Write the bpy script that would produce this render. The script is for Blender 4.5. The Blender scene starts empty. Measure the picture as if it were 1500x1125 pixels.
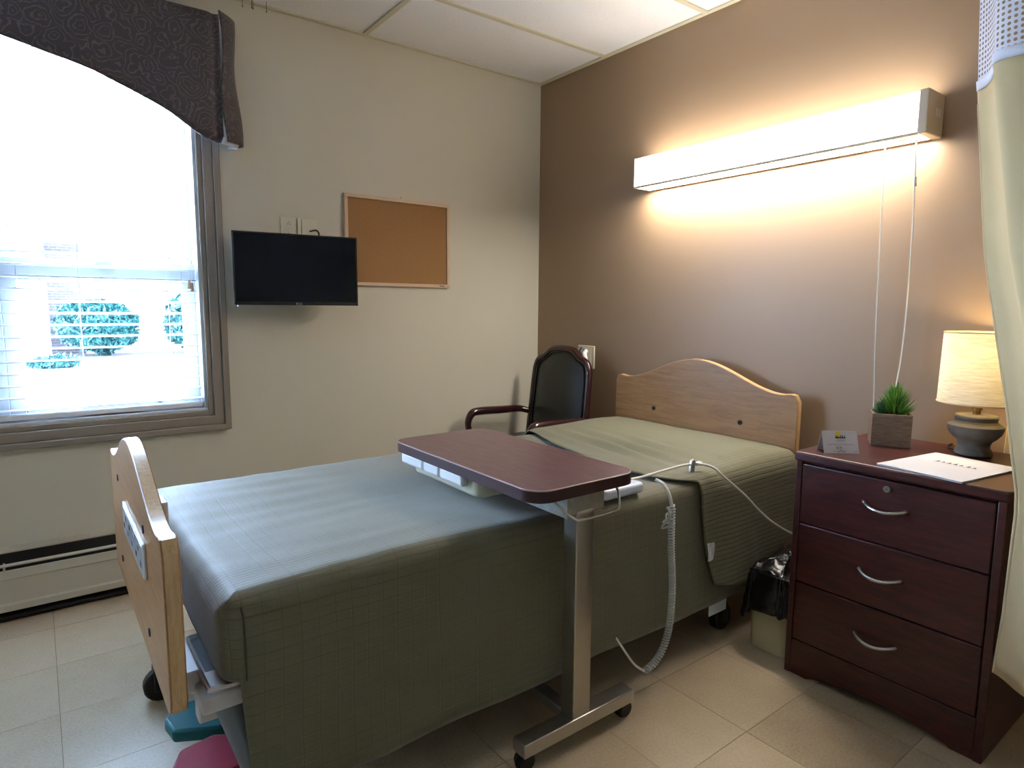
import bpy, bmesh, math, random
from mathutils import Vector, Matrix, noise
PI = math.pi
random.seed(7)
S = bpy.context.scene
C = S.collection

# ------------------------------------------------------------------ camera
def make_camera():
    yaw, pitch, roll = (math.radians(a) for a in (52.889, 6.914, 0.424))
    f = Vector((-math.sin(yaw)*math.cos(pitch), math.cos(yaw)*math.cos(pitch), -math.sin(pitch)))
    r = Vector((math.cos(yaw), math.sin(yaw), 0)); u = r.cross(f)
    r2 = r*math.cos(roll) + u*math.sin(roll); u2 = -r*math.sin(roll) + u*math.cos(roll)
    cam = bpy.data.cameras.new('camera'); o = bpy.data.objects.new('camera', cam); C.objects.link(o)
    cam.sensor_fit = 'HORIZONTAL'; cam.sensor_width = 36.0; cam.lens = 36.0*923.3/1500.0
    cam.clip_start = 0.02; cam.clip_end = 200
    m = Matrix((r2, u2, -f)).transposed().to_4x4(); m.translation = Vector((2.9407, -2.4173, 1.1700))
    o.matrix_world = m
    S.camera = o
make_camera()

# ------------------------------------------------------------------ world, light levels, exposure
SKY_STRENGTH = 36.0
SKY_COLOR = (0.53, 0.67, 1.0)
FIX_FRONT, FIX_BOTTOM, FIX_TOP = 4.2, 30.0, 7.5
FIX_COLOR = (1.0, 0.925, 0.83)
LAMP_WATT = 1.0
LAMP_COLOR = (1.0, 0.80, 0.40)
w = bpy.data.worlds.new('sky'); S.world = w; w.use_nodes = True
bg = w.node_tree.nodes['Background']
bg.inputs[0].default_value = (*SKY_COLOR, 1); bg.inputs[1].default_value = SKY_STRENGTH
S.view_settings.view_transform = 'Standard'; S.view_settings.look = 'None'
S.view_settings.exposure = 1.32; S.view_settings.gamma = 1.0; S.view_settings.use_curve_mapping = False
# window portal: guides sky sampling through the window opening, gives off no light itself
pl = bpy.data.lights.new('window_portal', 'AREA'); pl.shape = 'RECTANGLE'; pl.size = 1.42; pl.size_y = 1.48
pl.cycles.is_portal = True
po = bpy.data.objects.new('window_portal', pl); C.objects.link(po)
po.location = (-0.17, -2.54, 1.46); po.rotation_euler = (0, -PI/2, 0)

# ------------------------------------------------------------------ materials
def lin(c):
    return tuple(((v/255.0)/12.92 if v/255.0 <= 0.04045 else ((v/255.0+0.055)/1.055)**2.4) for v in c)
class NT:
    def __init__(s, name):
        s.m = bpy.data.materials.new(name); s.m.use_nodes = True; s.t = s.m.node_tree
        s.p = s.t.nodes['Principled BSDF']; s.out = s.t.nodes['Material Output']
    def n(s, kind, **kw):
        nd = s.t.nodes.new(kind)
        for k, v in kw.items():
            if k.startswith('i_'):
                key = k[2:]
                key = int(key) if key.isdigit() else key.replace('_', ' ')
                nd.inputs[key].default_value = v
            else: setattr(nd, k, v)
        return nd
    def l(s, a, b): s.t.links.new(a, b)
    def coord(s, scale=(1, 1, 1), rot=(0, 0, 0), kind='Object'):
        tc = s.n('ShaderNodeTexCoord'); mp = s.n('ShaderNodeMapping')
        mp.inputs['Scale'].default_value = scale; mp.inputs['Rotation'].default_value = rot
        s.l(tc.outputs[kind], mp.inputs[0]); return mp.outputs[0]
    def math(s, op, a, b=None, clamp=False):
        nd = s.n('ShaderNodeMath', operation=op); nd.use_clamp = clamp
        for i, v in enumerate((a, b)):
            if v is None: continue
            if isinstance(v, (int, float)): nd.inputs[i].default_value = v
            else: s.l(v, nd.inputs[i])
        return nd.outputs[0]
    def ramp(s, fac, stops):
        r = s.n('ShaderNodeValToRGB'); s.l(fac, r.inputs[0])
        e = r.color_ramp.elements
        while len(e) < len(stops): e.new(0.5)
        for q, (p, c) in zip(e, stops): q.position = p; q.color = (*c, 1) if len(c) == 3 else c
        return r.outputs[0]
    def bump(s, h, strength=0.3, dist=0.01):
        b = s.n('ShaderNodeBump'); b.inputs['Strength'].default_value = strength; b.inputs['Distance'].default_value = dist
        s.l(h, b.inputs['Height']); s.l(b.outputs[0], s.p.inputs['Normal']); return b
def mat(name, col, rough=0.6, metal=0.0, var=0.0, vscale=8.0, bump=0.0, bscale=60.0, spec=0.5, coat=0.0, bdist=0.004, stretch=(1,1,1)):
    t = NT(name); c = lin(col)
    t.p.inputs['Base Color'].default_value = (*c, 1); t.p.inputs['Roughness'].default_value = rough
    t.p.inputs['Metallic'].default_value = metal; t.p.inputs['Specular IOR Level'].default_value = spec
    t.p.inputs['Coat Weight'].default_value = coat
    if var or bump: co = t.coord(stretch)
    if var:
        nz = t.n('ShaderNodeTexNoise', i_Scale=vscale, i_Detail=4.0); t.l(co, nz.inputs['Vector'])
        lo = tuple(max(0, v*(1-var)) for v in c); hi = tuple(v*(1+var) for v in c)
        t.l(t.ramp(nz.outputs[0], [(0.3, lo), (0.7, hi)]), t.p.inputs['Base Color'])
    if bump:
        nb = t.n('ShaderNodeTexNoise', i_Scale=bscale, i_Detail=3.0); t.l(co, nb.inputs['Vector'])
        t.bump(nb.outputs[0], bump, bdist)
    return t.m
def wood(name, dark, light, scale=1.0, stretch=(1, 1, 1), rough=0.4, bump=0.05, coat=0.0, mix=0.5):
    """grain runs along the axis with the small stretch factor"""
    t = NT(name); co = t.coord(stretch)
    n1 = t.n('ShaderNodeTexNoise', i_Scale=6.0*scale, i_Detail=6.0, i_Roughness=0.62, i_Distortion=0.6); t.l(co, n1.inputs['Vector'])
    n2 = t.n('ShaderNodeTexNoise', i_Scale=40.0*scale, i_Detail=3.0); t.l(co, n2.inputs['Vector'])
    f = t.math('ADD', t.math('MULTIPLY', n1.outputs[0], 0.7), t.math('MULTIPLY', n2.outputs[0], 0.3))
    t.l(t.ramp(f, [(0.36, lin(dark)), (0.62, lin(light))]), t.p.inputs['Base Color'])
    t.p.inputs['Roughness'].default_value = rough; t.p.inputs['Coat Weight'].default_value = coat
    if bump: t.bump(f, bump, 0.003)
    return t.m
def emit(name, col, strength):
    t = NT(name); e = t.n('ShaderNodeEmission'); e.inputs[0].default_value = (*col, 1); e.inputs[1].default_value = strength
    t.l(e.outputs[0], t.out.inputs[0]); return t.m
def quilt_mat(name, col, sx, sy, sz, depth=0.5, lw=0.002, sheen=0.34):
    """quilted cotton: stitched channels along each axis, wrinkle noise and weave"""
    t = NT(name); c = lin(col)
    tc = t.n('ShaderNodeTexCoord'); sep = t.n('ShaderNodeSeparateXYZ')
    wob = t.n('ShaderNodeTexNoise', i_Scale=2.5, i_Detail=2.0); t.l(tc.outputs['Object'], wob.inputs['Vector'])
    mixv = t.n('ShaderNodeVectorMath', operation='MULTIPLY_ADD'); t.l(wob.outputs['Color'], mixv.inputs[0])
    mixv.inputs[1].default_value = (0.03, 0.03, 0.03); t.l(tc.outputs['Object'], mixv.inputs[2])
    t.l(mixv.outputs[0], sep.inputs[0])
    geo = t.n('ShaderNodeNewGeometry'); sn = t.n('ShaderNodeSeparateXYZ'); t.l(geo.outputs['True Normal'], sn.inputs[0])
    def line(i, sp, wd):
        a = t.math('FRACT', t.math('DIVIDE', t.math('ADD', sep.outputs[i], 10.0), sp))
        d = t.math('ABSOLUTE', t.math('SUBTRACT', a, 0.5))
        v = t.math('MULTIPLY', t.math('SUBTRACT', d, 0.5-wd/sp), sp/wd, clamp=True)
        nn = t.math('SUBTRACT', 1.0, t.math('POWER', t.math('ABSOLUTE', sn.outputs[i]), 2.0))
        return t.math('MULTIPLY', v, nn)
    acc = None
    for i, sps in enumerate((sx, sy, sz)):
        for sp, wgt in sps:
            v = t.math('MULTIPLY', line(i, sp, lw), wgt)
            acc = v if acc is None else t.math('MAXIMUM', acc, v)
    nz = t.n('ShaderNodeTexNoise', i_Scale=300.0, i_Detail=2.0); t.l(tc.outputs['Object'], nz.inputs['Vector'])
    nw = t.n('ShaderNodeTexNoise', i_Scale=14.0, i_Detail=4.0); t.l(tc.outputs['Object'], nw.inputs['Vector'])
    h = t.math('ADD', t.math('SUBTRACT', t.math('MULTIPLY', nw.outputs[0], 1.2), acc), t.math('MULTIPLY', nz.outputs[0], 0.25))
    t.bump(h, depth, 0.004)
    cc = t.n('ShaderNodeMix', data_type='RGBA'); t.l(t.math('MULTIPLY', acc, 0.75), cc.inputs[0])
    cc.inputs[6].default_value = (*c, 1); cc.inputs[7].default_value = (*(v*0.55 for v in c), 1)
    t.l(cc.outputs[2], t.p.inputs['Base Color'])
    t.p.inputs['Roughness'].default_value = 0.62; t.p.inputs['Specular IOR Level'].default_value = 0.4; t.p.inputs['Sheen Weight'].default_value = sheen; t.p.inputs['Sheen Roughness'].default_value = 0.45
    return t.m
M = {}
def paint(name, col, spec=0.35, rough=0.55):
    return mat(name, col, rough, 0, 0.02, 1.5, 0.08, 220.0, spec, 0, 0.002)
M['cream'] = paint('cream_wall_paint', (204, 198, 180))
M['brown'] = paint('brown_wall_paint', (152, 126, 98), 0.5, 0.42)
def tile_mat():
    t = NT('beige_vinyl_tile'); co = t.coord()
    oi = t.n('ShaderNodeObjectInfo')
    n1 = t.n('ShaderNodeTexNoise', i_Scale=140.0, i_Detail=3.0); t.l(co, n1.inputs['Vector'])
    n2 = t.n('ShaderNodeTexNoise', i_Scale=9.0, i_Detail=4.0); t.l(co, n2.inputs['Vector'])
    f = t.math('ADD', t.math('MULTIPLY', n1.outputs[0], 0.5), t.math('MULTIPLY', n2.outputs[0], 0.35))
    f = t.math('ADD', f, t.math('MULTIPLY', oi.outputs['Random'], 0.16))
    t.l(t.ramp(f, [(0.3, lin((164, 144, 116))), (0.5, lin((184, 164, 134))), (0.7, lin((196, 177, 148)))]), t.p.inputs['Base Color'])
    t.p.inputs['Roughness'].default_value = 0.33
    t.l(t.math('ADD', t.math('MULTIPLY', n2.outputs[0], 0.2), 0.22), t.p.inputs['Roughness'])
    t.bump(n2.outputs[0], 0.03, 0.003)
    return t.m
M['tile'] = tile_mat()
M['grout'] = mat('tile_joint', (112, 98, 76), 0.8)
def ceil_mat():
    t = NT('speckled_ceiling_tile'); co = t.coord()
    v = t.n('ShaderNodeTexVoronoi', i_Scale=95.0); t.l(co, v.inputs['Vector'])
    n = t.n('ShaderNodeTexNoise', i_Scale=60.0, i_Detail=4.0); t.l(co, n.inputs['Vector'])
    f = t.math('ADD', t.math('MULTIPLY', v.outputs['Distance'], 0.9), t.math('MULTIPLY', n.outputs[0], 0.5))
    t.l(t.ramp(f, [(0.26, lin((196, 193, 190))), (0.40, lin((238, 236, 235)))]), t.p.inputs['Base Color'])
    t.p.inputs['Roughness'].default_value = 0.9
    t.bump(f, 0.35, 0.002); return t.m
M['ceil'] = ceil_mat()
M['bar'] = mat('beige_ceiling_grid', (205, 198, 172), 0.5)
M['trim'] = mat('taupe_gloss_paint', (142, 130, 116), 0.35, 0, 0.02, 3)
M['white'] = mat('white_plastic', (228, 228, 226), 0.35)
M['vinyl'] = mat('white_vinyl_frame', (205, 208, 212), 0.4)
M['blind'] = mat('white_blind_slat', (236, 238, 240), 0.45)
M['heater'] = mat('cream_enamel', (190, 183, 165), 0.4, 0, 0.03, 4)
M['dark'] = mat('dark_gap', (26, 24, 23), 0.7)
M['black'] = mat('black_plastic', (18, 18, 20), 0.4)
M['screen'] = mat('tv_screen_glass', (6, 9, 20), 0.12, 0, spec=0.3)
M['silver'] = mat('silver_plastic', (185, 190, 198), 0.3, 0.6)
M['chrome'] = mat('brushed_nickel', (190, 188, 184), 0.28, 1.0)
M['alum'] = mat('brushed_aluminium', (176, 172, 164), 0.36, 1.0, 0.06, 20, 0.03, 60, stretch=(60, 60, 1))
M['galv'] = mat('galvanised_steel', (165, 165, 158), 0.42, 0.9, 0.12, 60)
M['ivory'] = mat('ivory_outlet_plate', (206, 200, 176), 0.4)
M['oak'] = wood('oak_veneer', (152, 106, 62), (178, 132, 82), 1.0, (0.9, 9, 9), 0.38, 0.04, 0.1)
M['oakedge'] = wood('oak_edge_band', (190, 152, 100), (216, 182, 132), 2.0, (9, 9, 1), 0.3, 0.05, 0.3)
M['mahog'] = wood('mahogany_veneer', (46, 15, 15), (78, 32, 29), 1.2, (1.2, 10, 10), 0.36, 0.04, 0.05)
M['tabletop'] = wood('mahogany_laminate', (80, 50, 51), (106, 74, 73), 1.2, (1.2, 9, 9), 0.33, 0.02, 0.1)
M['tableedge'] = mat('dark_table_edge', (58, 28, 30), 0.35)
M['edgeline'] = mat('pale_edge_line', (172, 146, 142), 0.4)  # paler line around the rim of the table top
M['cherry'] = mat('dark_cherry_lacquer', (46, 17, 20), 0.22, 0, 0.15, 12, coat=0.4)
M['vinylgreen'] = mat('dark_green_vinyl', (32, 38, 34), 0.42, 0, 0.05, 10, 0.15, 260, bdist=0.001)
M['cork'] = mat('cork', (158, 117, 72), 0.9, 0, 0.22, 230, 0.4, 260, bdist=0.002)
M['corkframe'] = mat('pale_oak_frame', (206, 176, 146), 0.45, 0, 0.05, 20)
M['metalcap'] = mat('cream_metal', (214, 196, 172), 0.4)
M['bag'] = mat('black_bin_liner', (10, 10, 11), 0.28, 0, 0, 8, 0.35, 24, 0.5, bdist=0.012)
M['bin'] = mat('beige_bin_plastic', (196, 182, 140), 0.5)
M['cordw'] = mat('white_cable', (224, 222, 214), 0.45)
M['coil'] = mat('grey_white_coil_cable', (196, 200, 196), 0.45)
M['paper'] = mat('white_paper', (210, 208, 212), 0.6)
M['ink'] = mat('black_ink', (22, 24, 26), 0.7)
M['greyink'] = mat('grey_ink', (120, 118, 122), 0.7)
M['sun'] = mat('yellow_ink', (226, 205, 30), 0.7)
M['planter'] = wood('grey_brown_wood', (84, 66, 50), (124, 102, 80), 2.5, (2, 2, 12), 0.7, 0.1)
M['soil'] = mat('dark_soil', (40, 32, 24), 0.95, 0, 0.3, 60)
def leaf_mat(name, a, b, z0, z1, rough=0.5):
    t = NT(name); n = t.n('ShaderNodeTexNoise', i_Scale=30.0, i_Detail=2.0); t.l(t.coord(), n.inputs['Vector'])
    t.l(t.ramp(n.outputs[0], [(0.35, lin(a)), (0.65, lin(b))]), t.p.inputs['Base Color'])
    t.p.inputs['Roughness'].default_value = rough; return t.m
M['leaf'] = leaf_mat('succulent_leaf', (50, 100, 34), (112, 158, 52), 0, 1)
M['leafdark'] = leaf_mat('dark_succulent_leaf', (34, 76, 46), (62, 108, 62), 0, 1)
M['lampbase'] = mat('weathered_grey_wood', (86, 80, 72), 0.7, 0, 0.28, 16, 0.3, 50, stretch=(1, 1, 3))
M['greymetal'] = mat('grey_enamel_steel', (118, 126, 136), 0.35, 0.1)
M['framewhite'] = mat('off_white_bed_frame', (206, 200, 196), 0.45)
M['teal'] = mat('teal_pedal', (0, 108, 116), 0.45)
M['red'] = mat('raspberry_pedal', (168, 34, 66), 0.4)
M['rubber'] = mat('black_rubber', (16, 16, 17), 0.55)
M['handset'] = mat('pale_blue_plastic', (206, 214, 232), 0.35)
M['quilt'] = quilt_mat('olive_quilt', (102, 99, 75), [(0.013, 0.8), (0.052, 1)], [(0.037, 0.35), (0.111, 0.6)], [(0.041, 0.8), (0.0205, 0.4)], 0.3)
M['blanket'] = quilt_mat('sage_olive_quilt', (108, 105, 81), [(0.0165, 0.5)], [(0.9, 0.3)], [(0.0165, 0.9)], 0.5, 0.003, 0.15)
M['mattress'] = mat('navy_mattress', (50, 58, 84), 0.7)
M['curtain'] = mat('cream_curtain', (200, 176, 132), 0.85, 0, 0.04, 5, 0.1, 300, bdist=0.001)
M['curtainback'] = mat('beige_curtain', (214, 198, 156), 0.85, 0, 0.04, 5)
M['hemtape'] = mat('white_mesh_tape', (226, 224, 232), 0.8)
def net_mat():
    t = NT('white_netting'); uv = t.n('ShaderNodeUVMap'); sp = t.n('ShaderNodeSeparateXYZ'); t.l(uv.outputs[0], sp.inputs[0])
    def cell(i, n):
        a = t.math('FRACT', t.math('MULTIPLY', sp.outputs[i], n)); return t.math('ABSOLUTE', t.math('SUBTRACT', a, 0.5))
    d = t.math('ADD', t.math('POWER', cell(0, 1.0), 2.0), t.math('POWER', cell(1, 1.0), 2.0))
    hole = t.math('LESS_THAN', d, 0.085)
    t.p.inputs['Base Color'].default_value = (*lin((222, 220, 228)), 1)
    t.l(t.math('SUBTRACT', 1.0, hole), t.p.inputs['Alpha']); return t.m
M['net'] = net_mat()
def damask():
    t = NT('brown_damask'); 
    co = t.coord((1, 1, 1))
    vo = t.n('ShaderNodeTexVoronoi', i_Scale=13.0, feature='F1'); vo.inputs['Randomness'].default_value = 0.8
    nz = t.n('ShaderNodeTexNoise', i_Scale=16.0, i_Detail=3.0); t.l(co, nz.inputs['Vector'])
    va = t.n('ShaderNodeVectorMath', operation='MULTIPLY_ADD'); t.l(nz.outputs['Color'], va.inputs[0]); va.inputs[1].default_value = (0.07, 0.07, 0.07); t.l(co, va.inputs[2])
    t.l(va.outputs[0], vo.inputs['Vector'])
    rings = t.math('SINE', t.math('MULTIPLY', vo.outputs['Distance'], 34.0))
    f = t.math('MULTIPLY', t.math('SUBTRACT', rings, 0.55), 2.6, clamp=True)
    t.l(t.ramp(f, [(0.0, lin((64, 55, 57))), (1.0, lin((96, 86, 82)))]), t.p.inputs['Base Color'])
    t.p.inputs['Roughness'].default_value = 0.6; t.p.inputs['Sheen Weight'].default_value = 0.2
    t.bump(f, 0.15, 0.002); return t.m
M['damask'] = damask()
M['lining'] = mat('white_lining', (214, 220, 226), 0.8)
def shade_mat():
    t = NT('linen_lampshade'); co = t.coord((1, 1, 14))
    n = t.n('ShaderNodeTexNoise', i_Scale=24.0, i_Detail=4.0); t.l(co, n.inputs['Vector'])
    col = t.ramp(n.outputs[0], [(0.3, lin((206, 190, 158))), (0.7, lin((238, 226, 200)))])
    d = t.n('ShaderNodeBsdfDiffuse'); tr = t.n('ShaderNodeBsdfTranslucent'); mx = t.n('ShaderNodeMixShader'); mx.inputs[0].default_value = 0.18
    t.l(col, d.inputs[0]); t.l(col, tr.inputs[0]); t.l(d.outputs[0], mx.inputs[1]); t.l(tr.outputs[0], mx.inputs[2]); t.l(mx.outputs[0], t.out.inputs[0])
    return t.m
M['shade'] = shade_mat()
def glass_mat():
    t = NT('window_glass'); a = t.n('ShaderNodeBsdfTransparent'); g = t.n('ShaderNodeBsdfGlossy'); g.inputs['Roughness'].default_value = 0.02
    fr = t.n('ShaderNodeFresnel'); fr.inputs[0].default_value = 1.45; mx = t.n('ShaderNodeMixShader')
    a.inputs[0].default_value = (0.92, 0.97, 0.97, 1)
    t.l(t.math('MULTIPLY', fr.outputs[0], 0.6), mx.inputs[0]); t.l(a.outputs[0], mx.inputs[1]); t.l(g.outputs[0], mx.inputs[2]); t.l(mx.outputs[0], t.out.inputs[0])
    return t.m
M['glass'] = glass_mat()
def brick_mat(name, c1, c2, mortar):
    t = NT(name); tc = t.n('ShaderNodeTexCoord'); sp = t.n('ShaderNodeSeparateXYZ'); cb = t.n('ShaderNodeCombineXYZ')
    t.l(tc.outputs['Object'], sp.inputs[0]); t.l(sp.outputs[1], cb.inputs[0]); t.l(sp.outputs[2], cb.inputs[1])
    b = t.n('ShaderNodeTexBrick', i_Scale=1.0); t.l(cb.outputs[0], b.inputs['Vector'])
    b.inputs['Brick Width'].default_value = 0.215; b.inputs['Row Height'].default_value = 0.075; b.inputs['Mortar Size'].default_value = 0.008
    b.inputs['Color1'].default_value = (*lin(c1), 1); b.inputs['Color2'].default_value = (*lin(c2), 1); b.inputs['Mortar'].default_value = (*lin(mortar), 1)
    t.l(b.outputs[0], t.p.inputs['Base Color']); t.p.inputs['Roughness'].default_value = 0.85; return t.m
M['brickpale'] = brick_mat('pale_brick', (190, 176, 166), (206, 194, 184), (228, 224, 218))
M['brickshaded'] = brick_mat('shaded_brick', (38, 30, 34), (50, 38, 40), (74, 70, 70))  # shaded copy of the brick, the shade is in the colours
M['concrete'] = mat('pale_concrete', (196, 196, 190), 0.8, 0, 0.05, 2)
M['mulch'] = mat('garden_soil', (44, 38, 34), 0.95, 0, 0.2, 6)
M['hedge'] = leaf_mat('hedge_leaf', (8, 36, 36), (24, 68, 62), 0, 1)
M['lawn'] = mat('lawn_green', (100, 128, 84), 0.9, 0, 0.2, 3)

# ------------------------------------------------------------------ mesh helpers
class MB:
    def __init__(s): s.v = []; s.f = []
    def add(s, vs, fs):
        b = len(s.v); s.v += [tuple(q) for q in vs]; s.f += [tuple(i+b for i in q) for q in fs]; return s
    def box(s, x0, x1, y0, y1, z0, z1):
        vs = [(x, y, z) for z in (z0, z1) for y in (y0, y1) for x in (x0, x1)]
        return s.add(vs, [(0,2,3,1),(4,5,7,6),(0,1,5,4),(2,6,7,3),(0,4,6,2),(1,3,7,5)])
    def tube(s, pts, r, seg=10, closed=False, caps=True, flat=None):
        pts = [Vector(p) for p in pts]; n = len(pts)
        rad = r if isinstance(r, (list, tuple)) else [r]*n
        tang = []
        for i in range(n):
            a = pts[(i-1) % n] if (closed or i > 0) else pts[i]
            b = pts[(i+1) % n] if (closed or i < n-1) else pts[i]
            d = (b-a); tang.append(d.normalized() if d.length > 1e-9 else Vector((0, 0, 1)))
        up = Vector((0, 0, 1)) if abs(tang[0].z) < 0.9 else Vector((1, 0, 0))
        nn = (up - tang[0]*up.dot(tang[0])).normalized(); vs = []
        for i in range(n):
            nn = (nn - tang[i]*nn.dot(tang[i]))
            nn = nn.normalized() if nn.length > 1e-6 else tang[i].orthogonal().normalized()
            bb = tang[i].cross(nn)
            for k in range(seg):
                a = 2*PI*k/seg; vs.append(pts[i] + nn*math.cos(a)*rad[i] + bb*math.sin(a)*rad[i]*(flat or 1))
        fs = []; m = n if closed else n-1
        for i in range(m):
            for k in range(seg):
                a = i*seg+k; b = i*seg+(k+1) % seg; j = ((i+1) % n)*seg
                fs.append((a, b, j+(k+1) % seg, j+k))
        if caps and not closed:
            fs.append(tuple(range(seg))[::-1]); fs.append(tuple((n-1)*seg+k for k in range(seg)))
        return s.add(vs, fs)
    def lathe(s, prof, cx, cy, seg=36, cap=True):
        vs = []; n = len(prof)
        for r, z in prof:
            for k in range(seg):
                a = 2*PI*k/seg; vs.append((cx+r*math.cos(a), cy+r*math.sin(a), z))
        fs = [(i*seg+k, i*seg+(k+1) % seg, (i+1)*seg+(k+1) % seg, (i+1)*seg+k) for i in range(n-1) for k in range(seg)]
        if cap: fs.append(tuple(range(seg))[::-1]); fs.append(tuple((n-1)*seg+k for k in range(seg)))
        return s.add(vs, fs)
    def cyl(s, a, b, r, seg=16): return s.tube([a, b], r, seg)
    def prism(s, poly, axis, a, b):
        """polygon of 2D points extruded along axis from a to b; 2D order: x:(y,z) y:(x,z) z:(x,y)"""
        def p3(p, t): return {'x': (t, p[0], p[1]), 'y': (p[0], t, p[1]), 'z': (p[0], p[1], t)}[axis]
        n = len(poly); vs = [p3(p, a) for p in poly] + [p3(p, b) for p in poly]
        return s.add(vs, [tuple(range(n))[::-1], tuple(range(n, 2*n))] + [(i, (i+1) % n, n+(i+1) % n, n+i) for i in range(n)])
    def grid(s, fn, nu, nv):
        vs = [fn(i/(nu-1), j/(nv-1)) for j in range(nv) for i in range(nu)]
        return s.add(vs, [(j*nu+i, j*nu+i+1, (j+1)*nu+i+1, (j+1)*nu+i) for j in range(nv-1) for i in range(nu-1)])
def rrect(x0, x1, y0, y1, r, n=6):
    out = []
    for cx, cy, a0 in ((x1-r, y1-r, 0), (x0+r, y1-r, PI/2), (x0+r, y0+r, PI), (x1-r, y0+r, 1.5*PI)):
        for k in range(n+1):
            a = a0 + PI/2*k/n; out.append((cx+r*math.cos(a), cy+r*math.sin(a)))
    return out
def obj(name, mb, m, parent=None, smooth=False, bevel=0.0, world=True, solid=0.0, fixn=True, bseg=2):
    me = bpy.data.meshes.new(name); me.from_pydata(mb.v, [], mb.f); me.update()
    if fixn:
        b = bmesh.new(); b.from_mesh(me); bmesh.ops.recalc_face_normals(b, faces=b.faces); b.to_mesh(me); b.free()
    if smooth:
        for p in me.polygons: p.use_smooth = True
    me.materials.append(M[m] if isinstance(m, str) else m)
    o = bpy.data.objects.new(name, me); C.objects.link(o)
    if smooth and smooth != 'all':
        try: me.set_sharp_from_angle(angle=math.radians(40))
        except Exception: pass
    if solid:
        k = o.modifiers.new('solid', 'SOLIDIFY'); k.thickness = solid; k.offset = -1
    if bevel:
        k = o.modifiers.new('bevel', 'BEVEL'); k.width = bevel; k.segments = bseg; k.limit_method = 'ANGLE'; k.angle_limit = math.radians(40)
        for p in me.polygons: p.use_smooth = True
        try: me.set_sharp_from_angle(angle=math.radians(40))
        except Exception: pass
    if parent:
        o.parent = parent
        if world and parent.type == 'EMPTY': o.matrix_parent_inverse = parent.matrix_basis.inverted()
    return o
def box(name, x0, x1, y0, y1, z0, z1, m, parent=None, bevel=0.0, world=True):
    return obj(name, MB().box(x0, x1, y0, y1, z0, z1), m, parent, bevel=bevel, world=world)
def tag(o, label=None, cat=None, group=None, kind=None):
    for k, v in (('label', label), ('category', cat), ('group', group), ('kind', kind)):
        if v: o[k] = v
    return o
def thing(name, loc, label, cat, rotz=0, group=None):
    o = bpy.data.objects.new(name, None); C.objects.link(o); o.location = loc; o.rotation_euler = (0, 0, rotz)
    o.empty_display_size = 0.05
    o.matrix_basis = Matrix.Translation(Vector(loc)) @ Matrix.Rotation(rotz, 4, 'Z')
    return tag(o, label, cat, group)
def dup(o, dx=0, dy=0, dz=0):
    c = o.copy(); C.objects.link(c); c.location = Vector(o.location) + Vector((dx, dy, dz)); return c
def struct(o, label=None): return tag(o, label, None, None, 'structure')
def text(name, body, size, m, mtx, parent, extrude=0.0002):
    cu = bpy.data.curves.new(name, 'FONT'); cu.body = body; cu.size = size; cu.align_x = 'CENTER'; cu.extrude = extrude; cu.resolution_u = 2
    t = bpy.data.objects.new('tmp_text', cu); C.objects.link(t)
    bpy.context.view_layer.update()
    me = bpy.data.meshes.new_from_object(t.evaluated_get(bpy.context.evaluated_depsgraph_get()))
    bpy.data.objects.remove(t); bpy.data.curves.remove(cu)
    me.transform(mtx); me.materials.clear(); me.materials.append(M[m]); me.name = name
    o = bpy.data.objects.new(name, me); C.objects.link(o)
    if parent:
        o.parent = parent
    return o
def frame_mtx(origin, ux, uy):
    ux = Vector(ux).normalized(); uy = Vector(uy).normalized(); uz = ux.cross(uy)
    m = Matrix((ux, uy, uz)).transposed().to_4x4(); m.translation = Vector(origin); return m
def bez(pts, n=10):
    """smooth Catmull-Rom path through pts"""
    P = [Vector(p) for p in pts]; P = [P[0]*2-P[1]] + P + [P[-1]*2-P[-2]]; out = []
    for i in range(1, len(P)-2):
        for k in range(n):
            t = k/n; a, b, c, d = P[i-1:i+3]
            out.append(0.5*((2*b)+(c-a)*t+(2*a-5*b+4*c-d)*t*t+(3*b-a-3*c+d)*t**3))
    out.append(P[-2]); return out
def lerp_tab(tab, x):
    if x <= tab[0][0]: return tab[0][1]
    for (a, va), (b, vb) in zip(tab, tab[1:]):
        if x <= b: return va+(vb-va)*(x-a)/(b-a)
    return tab[-1][1]

# ================================================================== THE ROOM
H = 2.438; XR = 5.2; YF = -4.7; T = 0.305
# floor with its tiles
fl = struct(box('floor', -0.0, XR, YF, 0.0, -0.12, -0.003, 'grout'))
tile_me = None; i0 = -6; j0 = -13
tiles = []
for i in range(-6, 12):
    for j in range(-13, 4):
        x0 = 1.735+i*T; x1 = x0+T; y0 = -0.907+j*T; y1 = y0+T
        cx0, cx1, cy0, cy1 = max(x0, 0), min(x1, XR), max(y0, YF), min(y1, 0)
        if cx1-cx0 < 0.02 or cy1-cy0 < 0.02: continue
        full = (cx1-cx0 > T-1e-4 and cy1-cy0 > T-1e-4)
        if full and tile_me is not None:
            o = bpy.data.objects.new('floor_tile', tile_me); C.objects.link(o); o.parent = fl; o.location = (x0+T/2, y0+T/2, 0)
        else:
            g = 0.0007; hx, hy = (cx1-cx0)/2-g, (cy1-cy0)/2-g
            o = obj('floor_tile', MB().box(-hx, hx, -hy, hy, -0.003, 0.0), 'tile', fl)
            o.location = ((cx0+cx1)/2, (cy0+cy1)/2, 0)
            if full: tile_me = o.data
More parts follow.
